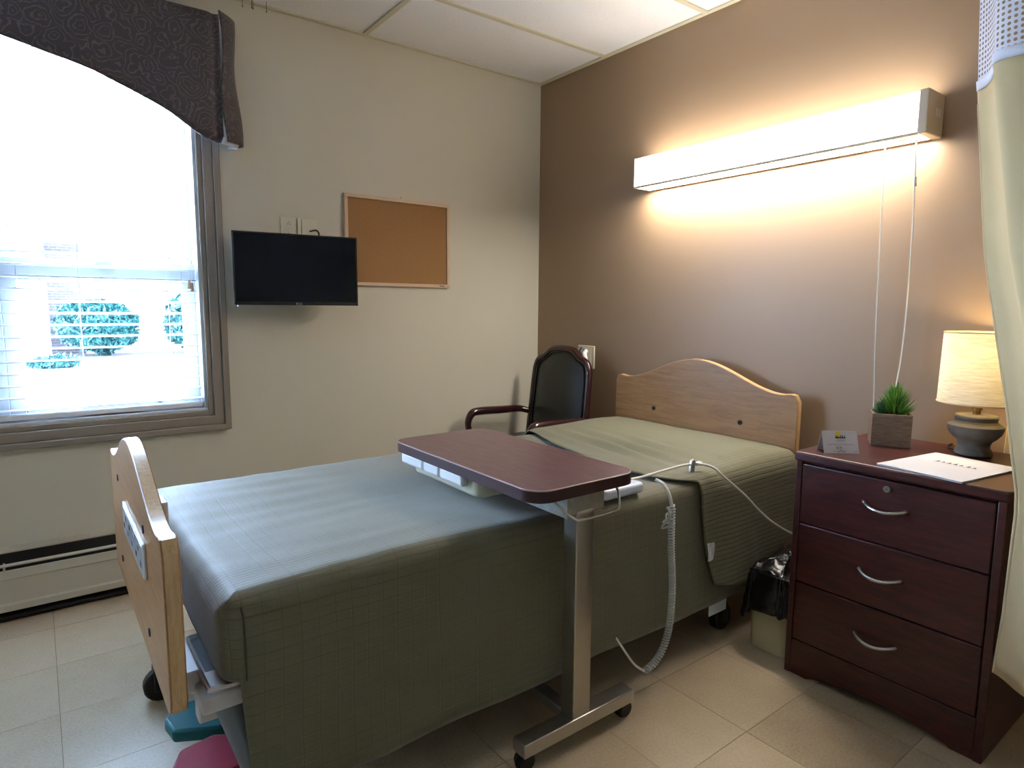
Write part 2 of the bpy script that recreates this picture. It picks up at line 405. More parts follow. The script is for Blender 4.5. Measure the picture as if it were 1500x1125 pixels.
# walls
WY0, WY1, WZ0, WZ1 = -3.24, -1.84, 0.72, 2.20     # window opening
mb = MB()
mb.box(-0.16, 0, YF-0.16, WY0, -0.12, H+0.2); mb.box(-0.16, 0, WY1, 0.16, -0.12, H+0.2)
mb.box(-0.16, 0, WY0, WY1, -0.12, WZ0); mb.box(-0.16, 0, WY0, WY1, WZ1, H+0.2)
struct(obj('wall_left', mb, 'cream'), 'cream painted wall with the window')
struct(box('wall_back', 0, XR+0.16, 0, 0.16, -0.12, H+0.2, 'brown'), 'brown painted accent wall behind the bed')
struct(box('wall_right', XR, XR+0.16, YF-0.16, 0, -0.12, H+0.2, 'cream'))
struct(box('wall_front', 0, XR, YF-0.16, YF, -0.12, H+0.2, 'cream'))
struct(obj('baseboard_back', MB().box(0.0, XR, -0.012, 0, 0, 0.10), 'dark', bevel=0.003))
# ceiling: slab, tiles, grid bars
ce = struct(box('ceiling', 0, XR, YF, 0, H+0.03, H+0.12, 'grout'))
xs = [0.0] + [0.523+0.61*k for k in range(8)] + [XR]
ys = [0.0, -1.087, -2.307, -3.527, YF]
ct = {}
for a, b in zip(xs, xs[1:]):
    for d, c in zip(ys, ys[1:]):
        key = (round(b-a, 3), round(d-c, 3)); hx, hy = (b-a)/2-0.002, (d-c)/2-0.002
        if key in ct: o = bpy.data.objects.new('ceiling_tile', ct[key]); C.objects.link(o); o.parent = ce
        else: o = obj('ceiling_tile', MB().box(-hx, hx, -hy, hy, 0, 0.016), 'ceil', ce); ct[key] = o.data
        o.location = ((a+b)/2, (c+d)/2, H+0.004)
for x in xs[1:-1]: box('ceiling_bar', x-0.012, x+0.012, YF, 0, H-0.002, H+0.005, 'bar', ce)
for y in ys[1:-1]: box('ceiling_bar', 0, XR, y-0.012, y+0.012, H-0.0025, H+0.005, 'bar', ce)
box('wall_angle', 0, 0.022, YF, 0, H-0.003, H+0.005, 'bar', ce)
box('wall_angle', 0, XR, -0.022, 0, H-0.0032, H+0.005, 'bar', ce)
# window casing, jambs, sashes, panes
wn = tag(bpy.data.objects.new('window_1', None), 'white double window with taupe casing', None, None, 'structure'); C.objects.link(wn); wn.location = (-0.1, -2.54, WZ0)
wn.matrix_basis = Matrix.Translation((-0.1, -2.54, WZ0))
def casing(name, y0, y1, z0, z1, vert):
    mb = MB()
    steps = ((0.0, 0.022, 0.012), (0.022, 0.062, 0.019), (0.062, 0.088, 0.027))
    for a, b, d in steps:
        if vert == 'r': mb.box(0, d, y0+a, y0+b, z0-b, z1+b)
        elif vert == 'l': mb.box(0, d, y1-b, y1-a, z0-b, z1+b)
        elif vert == 'b': mb.box(0, d-0.0004, y0-b+0.001, y1+b-0.001, z1-b, z1-a)
        else: mb.box(0, d-0.0004, y0-b+0.001, y1+b-0.001, z0+a, z0+b)
    return obj(name, mb, 'trim', wn, bevel=0.004)
casing('casing_side', WY1, 0, WZ0, WZ1, 'r'); casing('casing_side', 0, WY0, WZ0, WZ1, 'l')
casing('casing_bottom', WY0, WY1, 0, WZ0, 'b'); casing('casing_top', WY0, WY1, WZ1, 0, 't')
mb = MB(); mb.box(-0.16, 0.0, WY1-0.012, WY1, WZ0, WZ1); obj('jamb', mb, 'vinyl', wn)
mb = MB(); mb.box(-0.16, 0.0, WY0, WY0+0.012, WZ0, WZ1); obj('jamb', mb, 'vinyl', wn)
box('sill', -0.16, 0.004, WY0, WY1, WZ0, WZ0+0.012, 'vinyl', wn, 0.002)
box('mullion', -0.15, -0.075, -2.57, -2.51, WZ0+0.012, WZ1, 'vinyl', wn, 0.003)
for a, b in ((WY0+0.012, -2.57), (-2.51, WY1-0.012)):
    mb = MB(); x0, x1 = -0.115, -0.08; zt = 1.345
    mb.box(x0, x1, a, a+0.05, WZ0+0.012, zt); mb.box(x0, x1, b-0.05, b, WZ0+0.012, zt)
    mb.box(x0, x1, a+0.05, b-0.05, WZ0+0.012, WZ0+0.062); mb.box(x0, x1, a+0.05, b-0.05, zt-0.085, zt)
    sa = obj('lower_sash', mb, 'vinyl', wn, bevel=0.003)
    box('pane', -0.099, -0.096, a+0.045, b-0.045, WZ0+0.058, zt-0.08, 'glass', sa)
    c = (a+b)/2
    box('sash_lock', -0.08, -0.055, c-0.03, c+0.03, zt-0.02, zt-0.005, 'vinyl', sa, 0.003)
    mb = MB(); x0, x1 = -0.15, -0.118
    mb.box(x0, x1, a, a+0.04, 1.26, WZ1); mb.box(x0, x1, b-0.04, b, 1.26, WZ1)
    mb.box(x0, x1, a+0.04, b-0.04, 1.26, 1.31); mb.box(x0, x1, a+0.04, b-0.04, WZ1-0.05, WZ1)
    sa = obj('upper_sash', mb, 'vinyl', wn, bevel=0.003)
    box('pane', -0.136, -0.133, a+0.036, b-0.036, 1.305, WZ1-0.045, 'glass', sa)
    lf = box('lift_handle', -0.08, -0.062, c-0.10, c+0.10, WZ0+0.028, WZ0+0.040, 'greymetal', wn, 0.003)
    obj('handle_knob', MB().cyl((-0.08, c+0.17, WZ0+0.05), (-0.066, c+0.17, WZ0+0.05), 0.011, 12), 'greymetal', wn)

# ------------------------------------------------------------------ outside
ex = struct(box('ground', -40, -0.17, -30, 25, -0.45, -0.35, 'concrete'), 'pale paving outside the window')
bld = thing('neighbour_building', (-20.0, -1.5, -0.35), 'pale brick building seen outside through the blind', 'building')
box('wall', -20.4, -20.0, -22, 22, -0.35, 3.1, 'brickpale', bld)
box('shaded_wall_panel', -20.0, -19.96, -2.05, -1.20, -0.35, 3.0, 'brickshaded', bld)  # porch recess: brick in shade, painted dark rather than shadowed
box('soffit', -20.6, -18.9, -22, 22, 3.1, 3.4, 'white', bld, 0.02)
obj('roof', MB().prism([(-20.6, 3.4), (-18.9, 3.4), (-24, 5.6), (-25, 5.6)], 'y', -22, 22), 'concrete', bld)
box('pillar', -19.3, -18.8, -2.85, -2.10, -0.35, 3.1, 'white', bld, 0.01)
tag(obj('garden_bed', MB().prism([(-2.0, -0.35), (-1.8, -0.30), (3.6, -0.30), (3.8, -0.35)], 'x', -19.9, -17.7), 'mulch'), 'dark soil strip along the building outside', 'garden bed')
def bush(loc, rx, ry, rz, label, n=2600):
    t = thing('shrub', loc, label, 'shrub', group='shrubs outside the window')
    mb = MB(); rnd = random.Random(int(abs(loc[1])*1000))
    for _ in range(n):
        d = Vector((rnd.gauss(0, 1), rnd.gauss(0, 1), rnd.gauss(0, 1))).normalized()
        k = 0.78+0.3*noise.noise(d*2.2+Vector(loc))+rnd.uniform(-0.12, 0.1)
        p = Vector((d.x*rx*k, d.y*ry*k, rz+d.z*rz*k))
        if p.z < 0.02: continue
        u = Vector((rnd.gauss(0, 1), rnd.gauss(0, 1), rnd.gauss(0, 1))).normalized(); v = u.orthogonal().normalized()
        l, wd = rnd.uniform(0.08, 0.14), rnd.uniform(0.03, 0.055)
        p += Vector(loc); mb.add([p-u*l, p+v*wd, p+u*l, p-v*wd], [(0, 1, 2, 3)])
    tag(obj('foliage', mb, 'hedge', t, fixn=False), kind='stuff')
    obj('stem', MB().tube([Vector(loc)+Vector((0, 0, 0.002)), Vector(loc)+Vector((0, 0, rz))], [0.04, 0.02], 8), 'mulch', t)
bush((-18.6, -0.94, -0.30), 0.8, 1.1, 0.86, 'larger round green shrub outside nearer the pillar', 5000)
bush((-18.6, 1.55, -0.30), 0.8, 1.0, 0.98, 'green shrub outside partly hidden by the right window frame', 5000)
bush((-15.6, -2.1, -0.35), 0.3, 0.6, 0.15, 'low green groundcover plant outside in front of the pillar', 700)

# ================================================================== ON THE WINDOW
BX = -0.035
bl = thing('venetian_blind', (BX, -2.54, WZ0), 'white horizontal slat blind hanging in the window', 'blind')
box('head_rail', BX-0.028, BX+0.028, WY0+0.016, WY1-0.016, WZ1-0.055, WZ1, 'blind', bl, 0.003)
def slat_mb(y0, y1):
    mb = MB()
    prof = [(-0.024, -0.0045), (-0.012, -0.001), (0, 0), (0.012, -0.001), (0.024, -0.0045), (0.024, -0.0020), (0.012, 0.0016), (0, 0.0026), (-0.012, 0.0016), (-0.024, -0.0020)]
    a = math.radians(3)
    prof = [(x*math.cos(a)-z*math.sin(a), x*math.sin(a)+z*math.cos(a)) for x, z in prof]
    return mb.prism(prof, 'y', y0, y1)
first = obj('slat', slat_mb(WY0+0.018, WY1-0.018), 'blind', bl)
z = 0.775; k = 0; zs = []
while z < WZ1-0.07: zs.append(z); z += 0.0453
first.location = (BX, 0, zs[0])
for z in zs[1:]: dup(first, 0, 0, z-zs[0])
box('bottom_rail', BX-0.026, BX+0.026, WY0+0.018, WY1-0.018, 0.738, 0.756, 'blind', bl, 0.003)
for y in (-1.96, -2.27, -2.60, -2.9, -3.13):
    for dx in (-0.027, 0.027):
        obj('ladder_cord', MB().cyl((BX+dx, y, 0.75), (BX+dx, y, WZ1-0.05), 0.0009, 6), 'blind', bl)
for y, zt in ((-1.888, 1.262), (-1.878, 1.250)):
    cd = obj('lift_cord', MB().cyl((BX+0.034, y, zt), (BX+0.034, y, WZ1-0.03), 0.0012, 6), 'blind', bl)
    obj('tassel', MB().lathe([(0.003, zt+0.012), (0.006, zt+0.004), (0.008, zt-0.020), (0.007, zt-0.024)], BX+0.034, y, 12), 'corkframe', cd, True)

# valance with arched hem
va = thing('valance', (0.08, -2.54, 2.31), 'brown damask fabric valance with arched hem over the window', 'valance')
arch = [(-3.31, 1.818), (-3.26, 1.818), (-3.24, 1.824), (-3.20, 1.852), (-3.13, 1.90), (-3.03, 1.949), (-2.91, 1.993), (-2.80, 2.025), (-2.70, 2.042), (-2.54, 2.058), (-2.443, 2.053), (-2.354, 2.038), (-2.283, 2.022), (-2.173, 1.992), (-2.053, 1.949), (-1.95, 1.90), (-1.881, 1.855), (-1.834, 1.826), (-1.787, 1.815), (-1.76, 1.818)]
def val_front(u, v):
    y = -3.31 + u*(1.55); zt = 2.30; zb = lerp_tab(arch, y); zz = zt+(zb-zt)*v
    x = 0.15 + 0.006*math.sin(y*23+v*2) * v + 0.004*noise.noise((y*6, v*2, 1))
    if y > -1.80: x += -0.012*math.sin((y+1.80)/0.04*PI)*1
    return (x, y, zz)
obj('front_panel', MB().grid(val_front, 160, 14), 'damask', va, 'all', solid=0.004, fixn=False)
def val_side(u, v):
    zt, zb = 2.315, 1.822
    x = 0.153 - u*0.150; zz = zt+(zb-zt)*v
    y = -1.762 + 0.045*math.sin(u*PI)*(0.7+0.3*v) + 0.070*u + 0.008*math.sin(v*7+u*3) + 0.025*v*(1-u)*0.3
    zz += 0.012*u*v
    return (x, y, zz)
obj('side_return', MB().grid(val_side, 24, 20), 'damask', va, 'all', solid=0.004, fixn=False)
def val_lin(u, v):
    p = val_side(u, 0.965+0.035*v); return (p[0], p[1]-0.012-0.012*v, p[2]-0.012*v)
obj('lining', MB().grid(val_lin, 20, 4), 'lining', va, 'all', solid=0.003, fixn=False)
def val_sideL(u, v):
    p = val_side(u, v); return (p[0], -5.07-p[1], p[2])
obj('side_return', MB().grid(val_sideL, 24, 20), 'damask', va, 'all', solid=0.004)
box('mounting_board', 0.0, 0.145, -3.28, -1.79, 2.270, 2.288, 'corkframe', va)

# wires at the ceiling edge above the valance
hk = thing('wire_hooks', (0.05, -1.60, H), 'thin dark wire hooks hanging from the ceiling edge', 'hook')
for y, l in ((-1.642, 0.035), (-1.605, 0.03), (-1.60, 0.032), (-1.545, 0.03)):
    obj('wire', MB().tube([(0.05, y, H+0.004), (0.05, y, H-l), (0.045, y+0.003, H-l-0.006), (0.04, y, H-l)], 0.0012, 6), 'black', hk)

# baseboard heater along the window wall
ht = thing('baseboard_heater', (0.03, -2.3, 0), 'cream metal baseboard heater along the window wall', 'heater')
y0, y1 = YF+0.02, -0.03
box('back_plate', 0.0, 0.006, y0, y1, 0.02, 0.268, 'heater', ht)
obj('top_cover', MB().prism([(0.006, 0.268), (0.006, 0.262), (0.030, 0.253), (0.032, 0.258)], 'y', y0, y1), 'heater', ht)
box('element', 0.006, 0.026, y0, y1, 0.06, 0.253, 'dark', ht)  # near black: shade inside the open slots put into the colour
obj('damper', MB().prism([(0.056, 0.2165), (0.064, 0.211), (0.065, 0.216), (0.057, 0.2215)], 'y', y0, y1), 'heater', ht)
obj('front_cover', MB().prism([(0.060, 0.198), (0.066, 0.196), (0.070, 0.166), (0.066, 0.161), (0.067, 0.075), (0.073, 0.068), (0.072, 0.045), (0.066, 0.042), (0.056, 0.19)], 'y', y0, y1), 'heater', ht)
box('bottom_gap_shade', 0.0, 0.062, y0, y1, 0.012, 0.022, 'dark', ht)  # dark strip painted in for the shaded gap under the cover
for y in (-2.565, -1.3): box('bracket', 0.026, 0.064, y-0.003, y+0.003, 0.192, 0.216, 'heater', ht)

# ================================================================== WINDOW WALL
# television on its wall arm (panel centre (0.15,-1.482), turned a little)
tv = thing('television', (0.15, -1.482, 1.326), 'small black flat television on the cream wall beside the window', 'television', math.radians(-7))
wd, hh = 0.262, 0.153
obj('back_shell', MB().box(-0.040, -0.012, -wd+0.004, wd-0.004, -hh+0.004, hh-0.004), 'silver', tv, bevel=0.004, world=False)
mb = MB(); b = 0.007
mb.box(-0.012, 0.004, -wd, wd, hh-b, hh); mb.box(-0.012, 0.004, -wd, wd, -hh, -hh+0.014); mb.box(-0.012, 0.004, -wd, -wd+b, -hh+0.014, hh-b); mb.box(-0.012, 0.004, wd-b, wd, -hh+0.014, hh-b)
bz = obj('bezel', mb, 'black', tv, bevel=0.0012, world=False)
obj('screen', MB().box(-0.012, 0.001, -wd+b, wd-b, -hh+0.014, hh-b), 'screen', tv, world=False)
text('logo', 'RCA', 0.0135, 'paper', frame_mtx((0.0043, 0.0, -hh+0.002), (0, 1, 0), (0, 0, 1)), bz)
mb = MB(); mb.box(-0.062, -0.040, -0.06, 0.06, -0.06, 0.06); obj('mount_plate', mb, 'black', tv, bevel=0.002, world=False)
obj('mount_arm', MB().tube([(-0.05, 0, 0), (-0.10, 0.02, 0), (-0.142, 0.01, 0)], 0.012, 8), 'black', tv, world=False)
for dy in (-0.245, ): obj('foot_screw', MB().cyl((-0.006, dy, -hh-0.008), (-0.006, dy, -hh+0.002), 0.004, 8), 'silver', tv, world=False)

def outlet_plate(name, y0, y1, z0, z1, label, sockets):
    t = thing(name, (0, (y0+y1)/2, z0), label, 'outlet')
    box('plate', 0, 0.007, y0, y1, z0, z1, 'ivory', t, 0.003)
    for (y, zz) in sockets:
        s = obj('socket', MB().cyl((0.006, y, zz), (0.009, y, zz), 0.017, 20), 'ivory', t, True)
        for dy, dz in ((-0.006, 0), (0.006, 0), (0, 0.008)):
            obj('socket_slot', MB().cyl((0.0088, y+dy, zz+dz), (0.0094, y+dy, zz+dz), 0.0022, 8), 'dark', s)
    return t
outlet_plate('power_outlet', -1.505, -1.432, 1.45, 1.568, 'ivory power outlet with round socket above the television', [(-1.470, 1.537), (-1.470, 1.487)])
t = outlet_plate('cable_outlet', -1.412, -1.338, 1.45, 1.566, 'plain ivory cable plate just right of the socket, above the television', [])
obj('cable_plug', MB().tube(bez([(0.007, -1.372, 1.512), (0.05, -1.367, 1.513), (0.07, -1.360, 1.508), (0.075, -1.356, 1.49), (0.07, -1.36, 1.44)]), 0.004, 8), 'black', t, True)
box('surface_raceway', 0, 0.014, -1.431, -1.415, 1.40, 1.567, 'ivory', t, 0.002)

# cork board
cb = thing('cork_board', (0.0, -0.918, 1.27), 'cork notice board in a pale wooden frame', 'notice board')
y0, y1, z0, z1 = -1.208, -0.628, 1.271, 1.704; fw = 0.017
mb = MB(); 
mb.box(0.002, 0.02, y0, y1, z1-fw, z1); mb.box(0.002, 0.02, y0, y1, z0, z0+fw); mb.box(0.002, 0.02, y0, y0+fw, z0+fw, z1-fw); mb.box(0.002, 0.02, y1-fw, y1, z0+fw, z1-fw)
fr = obj('frame', mb, 'corkframe', cb, bevel=0.002)
box('cork_sheet', 0.002, 0.013, y0+fw, y1-fw, z0+fw, z1-fw, 'cork', cb)
box('maker_plate', 0.02, 0.0206, -0.692, -0.662, 1.276, 1.283, 'greyink', fr)
obj('hanging_nail', MB().cyl((0, -0.905, 1.712), (0.014, -0.905, 1.714), 0.0025, 8), 'chrome', cb)

# ================================================================== BROWN WALL
# over-bed light
ol = thing('wall_light', (1.45, 0, 1.73), 'long white fluorescent over-bed light on the brown wall, switched on', 'wall light')
fx0, fx1, fy, fz0, fz1 = 0.852, 2.045, -0.125, 1.734, 1.862
box('housing', fx0, fx1, -0.022, 0, fz0+0.004, fz1-0.004, 'metalcap', ol)
box('front_diffuser', fx0, fx1, fy, fy+0.004, fz0+0.003, fz1, emit('lit_diffuser', FIX_COLOR, FIX_FRONT), ol)
box('lower_lens', fx0+0.01, fx1-0.004, fy+0.014, -0.024, fz0+0.006, fz0+0.010, emit('lit_lower_lens', FIX_COLOR, FIX_BOTTOM), ol)
box('upper_lens', fx0+0.01, fx1-0.004, fy+0.006, -0.024, fz1-0.008, fz1-0.004, emit('lit_upper_lens', FIX_COLOR, FIX_TOP), ol)
box('lower_rim', fx0, fx1, fy-0.001, fy+0.012, fz0-0.005, fz0+0.003, 'metalcap', ol)
box('rear_lip', fx0, fx1, -0.024, -0.016, fz0-0.004, fz0+0.006, 'metalcap', ol)
ec = box('end_cap', fx1, fx1+0.028, fy-0.004, 0, fz0-0.004, fz1+0.004, 'metalcap', ol, 0.004)
for dz in (0.0, 0.02): box('cap_socket', fx1+0.0275, fx1+0.0295, -0.065+dz, -0.052+dz, 1.79, 1.815, 'white', ec, 0.001)
box('end_cap', fx0-0.006, fx0, fy-0.003, 0, fz0-0.003, fz1+0.003, 'metalcap', ol, 0.002)
for x in (1.872, 1.935, 2.030):
    obj('pull_switch', MB().lathe([(0.006, fz0+0.002), (0.008, fz0-0.006), (0.006, fz0-0.014), (0.003, fz0-0.018)], x, -0.085, 12), 'white', ol, True)
box('tab', 1.975, 2.01, -0.10, -0.07, fz0-0.006, fz0+0.002, 'white', ol, 0.002)
p1 = bez([(1.935, -0.085, 1.72), (1.938, -0.075, 1.4), (1.940, -0.062, 1.1), (1.944, -0.05, 0.90), (1.948, -0.045, 0.765)], 8)
obj('pull_cord', MB().tube(p1, 0.0022, 6), 'cordw', ol, True)
p2 = bez([(2.030, -0.085, 1.72), (2.032, -0.08, 1.62), (2.036, -0.075, 1.45), (2.036, -0.07, 1.2), (2.030, -0.065, 1.02), (2.026, -0.08, 0.905)], 8)
pc = obj('pull_cord', MB().tube(p2, 0.0024, 6), 'cordw', ol, True)
obj('cord_joiner', MB().cyl((2.0325, -0.079, 1.605), (2.0335, -0.078, 1.575), 0.0055, 10), 'white', pc, True)

# outlet with a plug behind the chair
t = thing('wall_outlet', (0.425, 0, 0.84), 'ivory outlet plate with black and white plugs on the brown wall', 'outlet')
box('plate', 0.362, 0.490, -0.008, 0, 0.842, 0.966, 'ivory', t, 0.003)
obj('inner_plate', MB().box(0.375, 0.468, -0.011, -0.007, 0.853, 0.955), 'ivory', t, bevel=0.002)
obj('plug', MB().tube([(0.405, -0.011, 0.945), (0.405, -0.03, 0.93), (0.43, -0.034, 0.895)], [0.014, 0.015, 0.007], 10), 'black', t, True)
obj('plug', MB().tube([(0.435, -0.011, 0.94), (0.435, -0.028, 0.925), (0.455, -0.030, 0.885)], [0.012, 0.014, 0.010], 10), 'white', t, True)

# ================================================================== ARMCHAIR in the corner
ch = thing('armchair', (0.395, -0.38, 0), 'dark cherry wood armchair with dark green vinyl back in the corner', 'armchair')
CX = 0.384
def backpt(x, z): return (x, -0.19 + 0.055*(z-0.44)/0.52 - 0.0, z)
half = [(-0.235, 0.40), (-0.232, 0.55), (-0.228, 0.70), (-0.225, 0.80), (-0.220, 0.850), (-0.205, 0.886), (-0.180, 0.903), (-0.152, 0.912), (-0.130, 0.927), (-0.105, 0.945), (-0.070, 0.957), (0, 0.961)]
half = [(x*0.97, z-0.010) for x, z in half]
loop = [(CX+x, z) for x, z in half] + [(CX-x, z) for x, z in half[-2::-1]]
pts = bez([backpt(*p) for p in loop], 4)
obj('back_frame', MB().tube(pts, 0.0185, 12), 'cherry', ch, True)
mb = MB(); n = len(loop)
inner = [(CX+(x-CX)*0.89, 0.66+(z-0.66)*0.945) for x, z in loop]
def panel(poly, yo, bul, levels=7):
    cx, cz = CX, 0.66; vs = []; fs = []; m = len(poly)
    for k in range(levels+1):
        t = 1-k/levels
        for x, z in poly:
            p = backpt(cx+(x-cx)*t, cz+(z-cz)*t); vs.append((p[0], p[1]+yo-bul*(1-t**4), p[2]))
    for k in range(levels):
        for i in range(m): fs.append((k*m+i, k*m+(i+1) % m, (k+1)*m+(i+1) % m, (k+1)*m+i))
    return vs, fs
mb.add(*panel(inner, -0.006, 0.020)); mb.add(*panel(inner, 0.006, -0.012))
bp_ = obj('back_panel', mb, 'vinylgreen', ch, 'all', fixn=False)
obj('piping', MB().tube([(backpt(x, z)[0], backpt(x, z)[1]-0.012, z) for x, z in inner], 0.0045, 8, closed=True), 'vinylgreen', bp_, True)
for sx in (-1, 1):
    x = CX+sx*0.262
    path = bez([(CX+sx*0.235, -0.185, 0.585), (x, -0.235, 0.598), (x, -0.36, 0.602), (x, -0.50, 0.607), (x, -0.555, 0.598), (x, -0.580, 0.552), (x, -0.572, 0.50), (x, -0.555, 0.45), (CX+sx*0.25, -0.545, 0.38)], 6)
    rr = [0.017+0.006*math.sin(min(1, i/(len(path)-1)*1.5)*PI) for i in range(len(path))]
    obj('armrest', MB().tube(path, rr, 12), 'cherry', ch, True)
    obj('front_leg', MB().tube([(CX+sx*0.25, -0.60, 0.43), (CX+sx*0.25, -0.605, 0.2), (CX+sx*0.25, -0.60, 0.0)], [0.026, 0.022, 0.015], 10), 'cherry', ch, True)
    obj('rear_leg', MB().tube([(CX+sx*0.235, -0.195, 0.42), (CX+sx*0.235, -0.17, 0.2), (CX+sx*0.235, -0.11, 0.0)], [0.024, 0.021, 0.015], 10), 'cherry', ch, True)
mb = MB()
mb.box(CX-0.25, CX+0.25, -0.62, -0.59, 0.35, 0.42); mb.box(CX-0.25, CX+0.25, -0.21, -0.185, 0.35, 0.42); mb.box(CX-0.262, CX-0.238, -0.60, -0.19, 0.35, 0.42); mb.box(CX+0.238, CX+0.262, -0.60, -0.19, 0.35, 0.42)
obj('seat_rail', mb, 'cherry', ch, bevel=0.006)
mb = MB().prism(rrect(CX-0.236, CX+0.236, -0.63, -0.20, 0.05), 'z', 0.40, 0.47)
obj('seat_cushion', mb, 'vinylgreen', ch, bevel=0.022, bseg=4)

# ================================================================== BED
bed = thing('hospital_bed', (1.22, -1.16, 0), 'oak veneer hospital bed with arched headboard and footboard', 'bed')
bx0, bx1 = 0.742, 1.694; bc = (bx0+bx1)/2; bh = (bx1-bx0)/2
def board_poly(zb, zs, zp, rb=0.02):
    top = []
    for k in range(61):
        x = bx1-(bx1-bx0)*k/60; u = abs(x-bc)/bh
        a = 0.5*(1+math.cos(PI*min(1, u/0.86))) if u < 0.86 else 0
        zz = zs-0.006 + (zp-zs+0.006)*a**0.92 + (0.006*min(1, (u-0.86)/0.08) if u > 0.86 else 0)
        e = bh-abs(x-bc)
        if e < 0.03: zz -= 0.03-math.sqrt(max(0, 0.03**2-(0.03-e)**2))
        top.append((x, zz))
    bot = [(bx0, zb+0.04), (bx0+0.012, zb+0.012), (bx0+0.04, zb)]; bot += [(bx0+bx1-x, z) for x, z in bot[::-1]]
    return top + bot
def board(name, poly, y0, y1, inner):
    o = obj(name, MB().prism(poly, 'y', y0, y1), 'oak', bed, bevel=0.003)
    ring = poly; mb = MB(); n = len(ring); c = Vector((bc, 0.6))
    vs = []; off = 0.0012
    for x, z in ring:
        d = (Vector((x, z))-c); d = d.normalized()*off
        vs += [(x+d.x, y0+0.003, z+d.y), (x+d.x, y1-0.003, z+d.y)]
    mb.add(vs, [(2*i, 2*((i+1) % n), 2*((i+1) % n)+1, 2*i+1) for i in range(n)])
    obj('edge_band', mb, 'oakedge', o, True)
    return o
hb = board('headboard', board_poly(0.36, 0.845, 0.949), -0.095, -0.068, -1)
for x, z in ((0.989, 0.701), (1.449, 0.701)):
    obj('bolt_cap', MB().cyl((x, -0.0985, z), (x, -0.094, z), 0.0095, 14), 'dark', hb, True)
fb = board('footboard', board_poly(0.395, 0.748, 0.850), -2.262, -2.232, 1)
for x, z in ((0.95, 0.70), (1.45, 0.70), (0.95, 0.47), (1.45, 0.47)):
    obj('bolt_cap', MB().cyl((x, -2.2645, z), (x, -2.261, z), 0.009, 14), 'dark', fb, True)
cp = obj('control_panel', MB().prism(rrect(1.09, 1.47, 0.592, 0.672, 0.012), 'y', -2.268, -2.2615), 'white', fb, bevel=0.002)
obj('panel_face', MB().prism(rrect(1.10, 1.46, 0.600, 0.664, 0.008), 'y', -2.2688, -2.2675), 'silver', cp)
rnd = random.Random(3)
for i in range(9):
    x = 1.13+i*0.038; z = 0.645 if i % 2 else 0.62
    obj('button', MB().box(x-0.008, x+0.008, -2.2696, -2.2685, z-0.006, z+0.006), 'greyink' if i % 3 else 'ink', cp)
box('mattress_retainer', 1.38, 1.45, -2.230, -2.213, 0.40, 0.750, 'framewhite', bed, 0.003)
# frame and deck
mb = MB(); mb.box(bx0+0.06, bx1-0.06, -2.14, -0.10, 0.385, 0.43); obj('deck', mb, 'framewhite', bed, bevel=0.004)
for x in (bx0+0.10, bx1-0.14): box('side_rail', x, x+0.04, -2.20, -0.10, 0.31, 0.385, 'framewhite', bed, 0.004)
for y in (-2.232, -0.12): box('cross_rail', bx0+0.10, bx1-0.10, y, y+0.04, 0.385, 0.43, 'framewhite', bed, 0.004)
obj('corner_bracket', MB().tube([(1.60, -2.195, 0.428), (1.66, -2.19, 0.418), (1.665, -2.14, 0.418), (1.665, -2.05, 0.418)], 0.006, 8), 'chrome', bed, True)
obj('corner_plate', MB().box(1.56, 1.662, -2.205, -2.05, 0.365, 0.405), 'framewhite', bed, bevel=0.008)
for sx in (-1, 1):
    x = bc+sx*0.34
    for y0_, y1_ in ((-2.13, -1.55), (-0.25, -0.80)):
        obj('lift_leg', MB().tube([(x, y0_, 0.34), (x, (y0_+y1_)/2, 0.22), (x, y1_, 0.10)], 0.030, 14, flat=0.7), 'greymetal', bed, True)
obj('lower_frame', MB().box(bc-0.38, bc-0.34, -2.10, -0.30, 0.10, 0.14).box(bc+0.34, bc+0.38, -2.10, -0.30, 0.10, 0.14).box(bc-0.34, bc+0.34, -2.10, -2.06, 0.10, 0.14).box(bc-0.34, bc+0.34, -0.34, -0.30, 0.10, 0.14), 'greymetal', bed, bevel=0.004)
obj('lift_strut', MB().tube([(1.60, -2.16, 0.385), (1.60, -2.13, 0.30), (1.61, -2.09, 0.17), (1.61, -2.07, 0.10)], [0.026, 0.03, 0.033, 0.03], 14), 'greymetal', bed, True)
obj('motor_cover', MB().box(1.35, 1.55, -2.02, -1.70, 0.20, 0.36), 'rubber', bed, bevel=0.02)
def caster(x, y, r, par, name='caster'):
    o = obj(name, MB().cyl((x-0.018, y, r), (x+0.018, y, r), r, 20), 'rubber', par, bevel=0.006)
    obj('caster_fork', MB().box(x-0.024, x-0.019, y-0.02, y+0.012, r*0.7, r*2.1).box(x+0.019, x+0.024, y-0.02, y+0.012, r*0.7, r*2.1).box(x-0.024, x+0.024, y-0.02, y+0.012, r*2.05, r*2.2), 'black', o, bevel=0.003)
for x, y in ((0.905, -2.185), (bc+0.36, -2.0), (bc-0.36, -0.42), (bc+0.43, -0.47)): caster(x, y, 0.048, bed)
box('id_plate', 1.688, 1.691, -0.60, -0.50, 0.10, 0.20, 'white', bed)
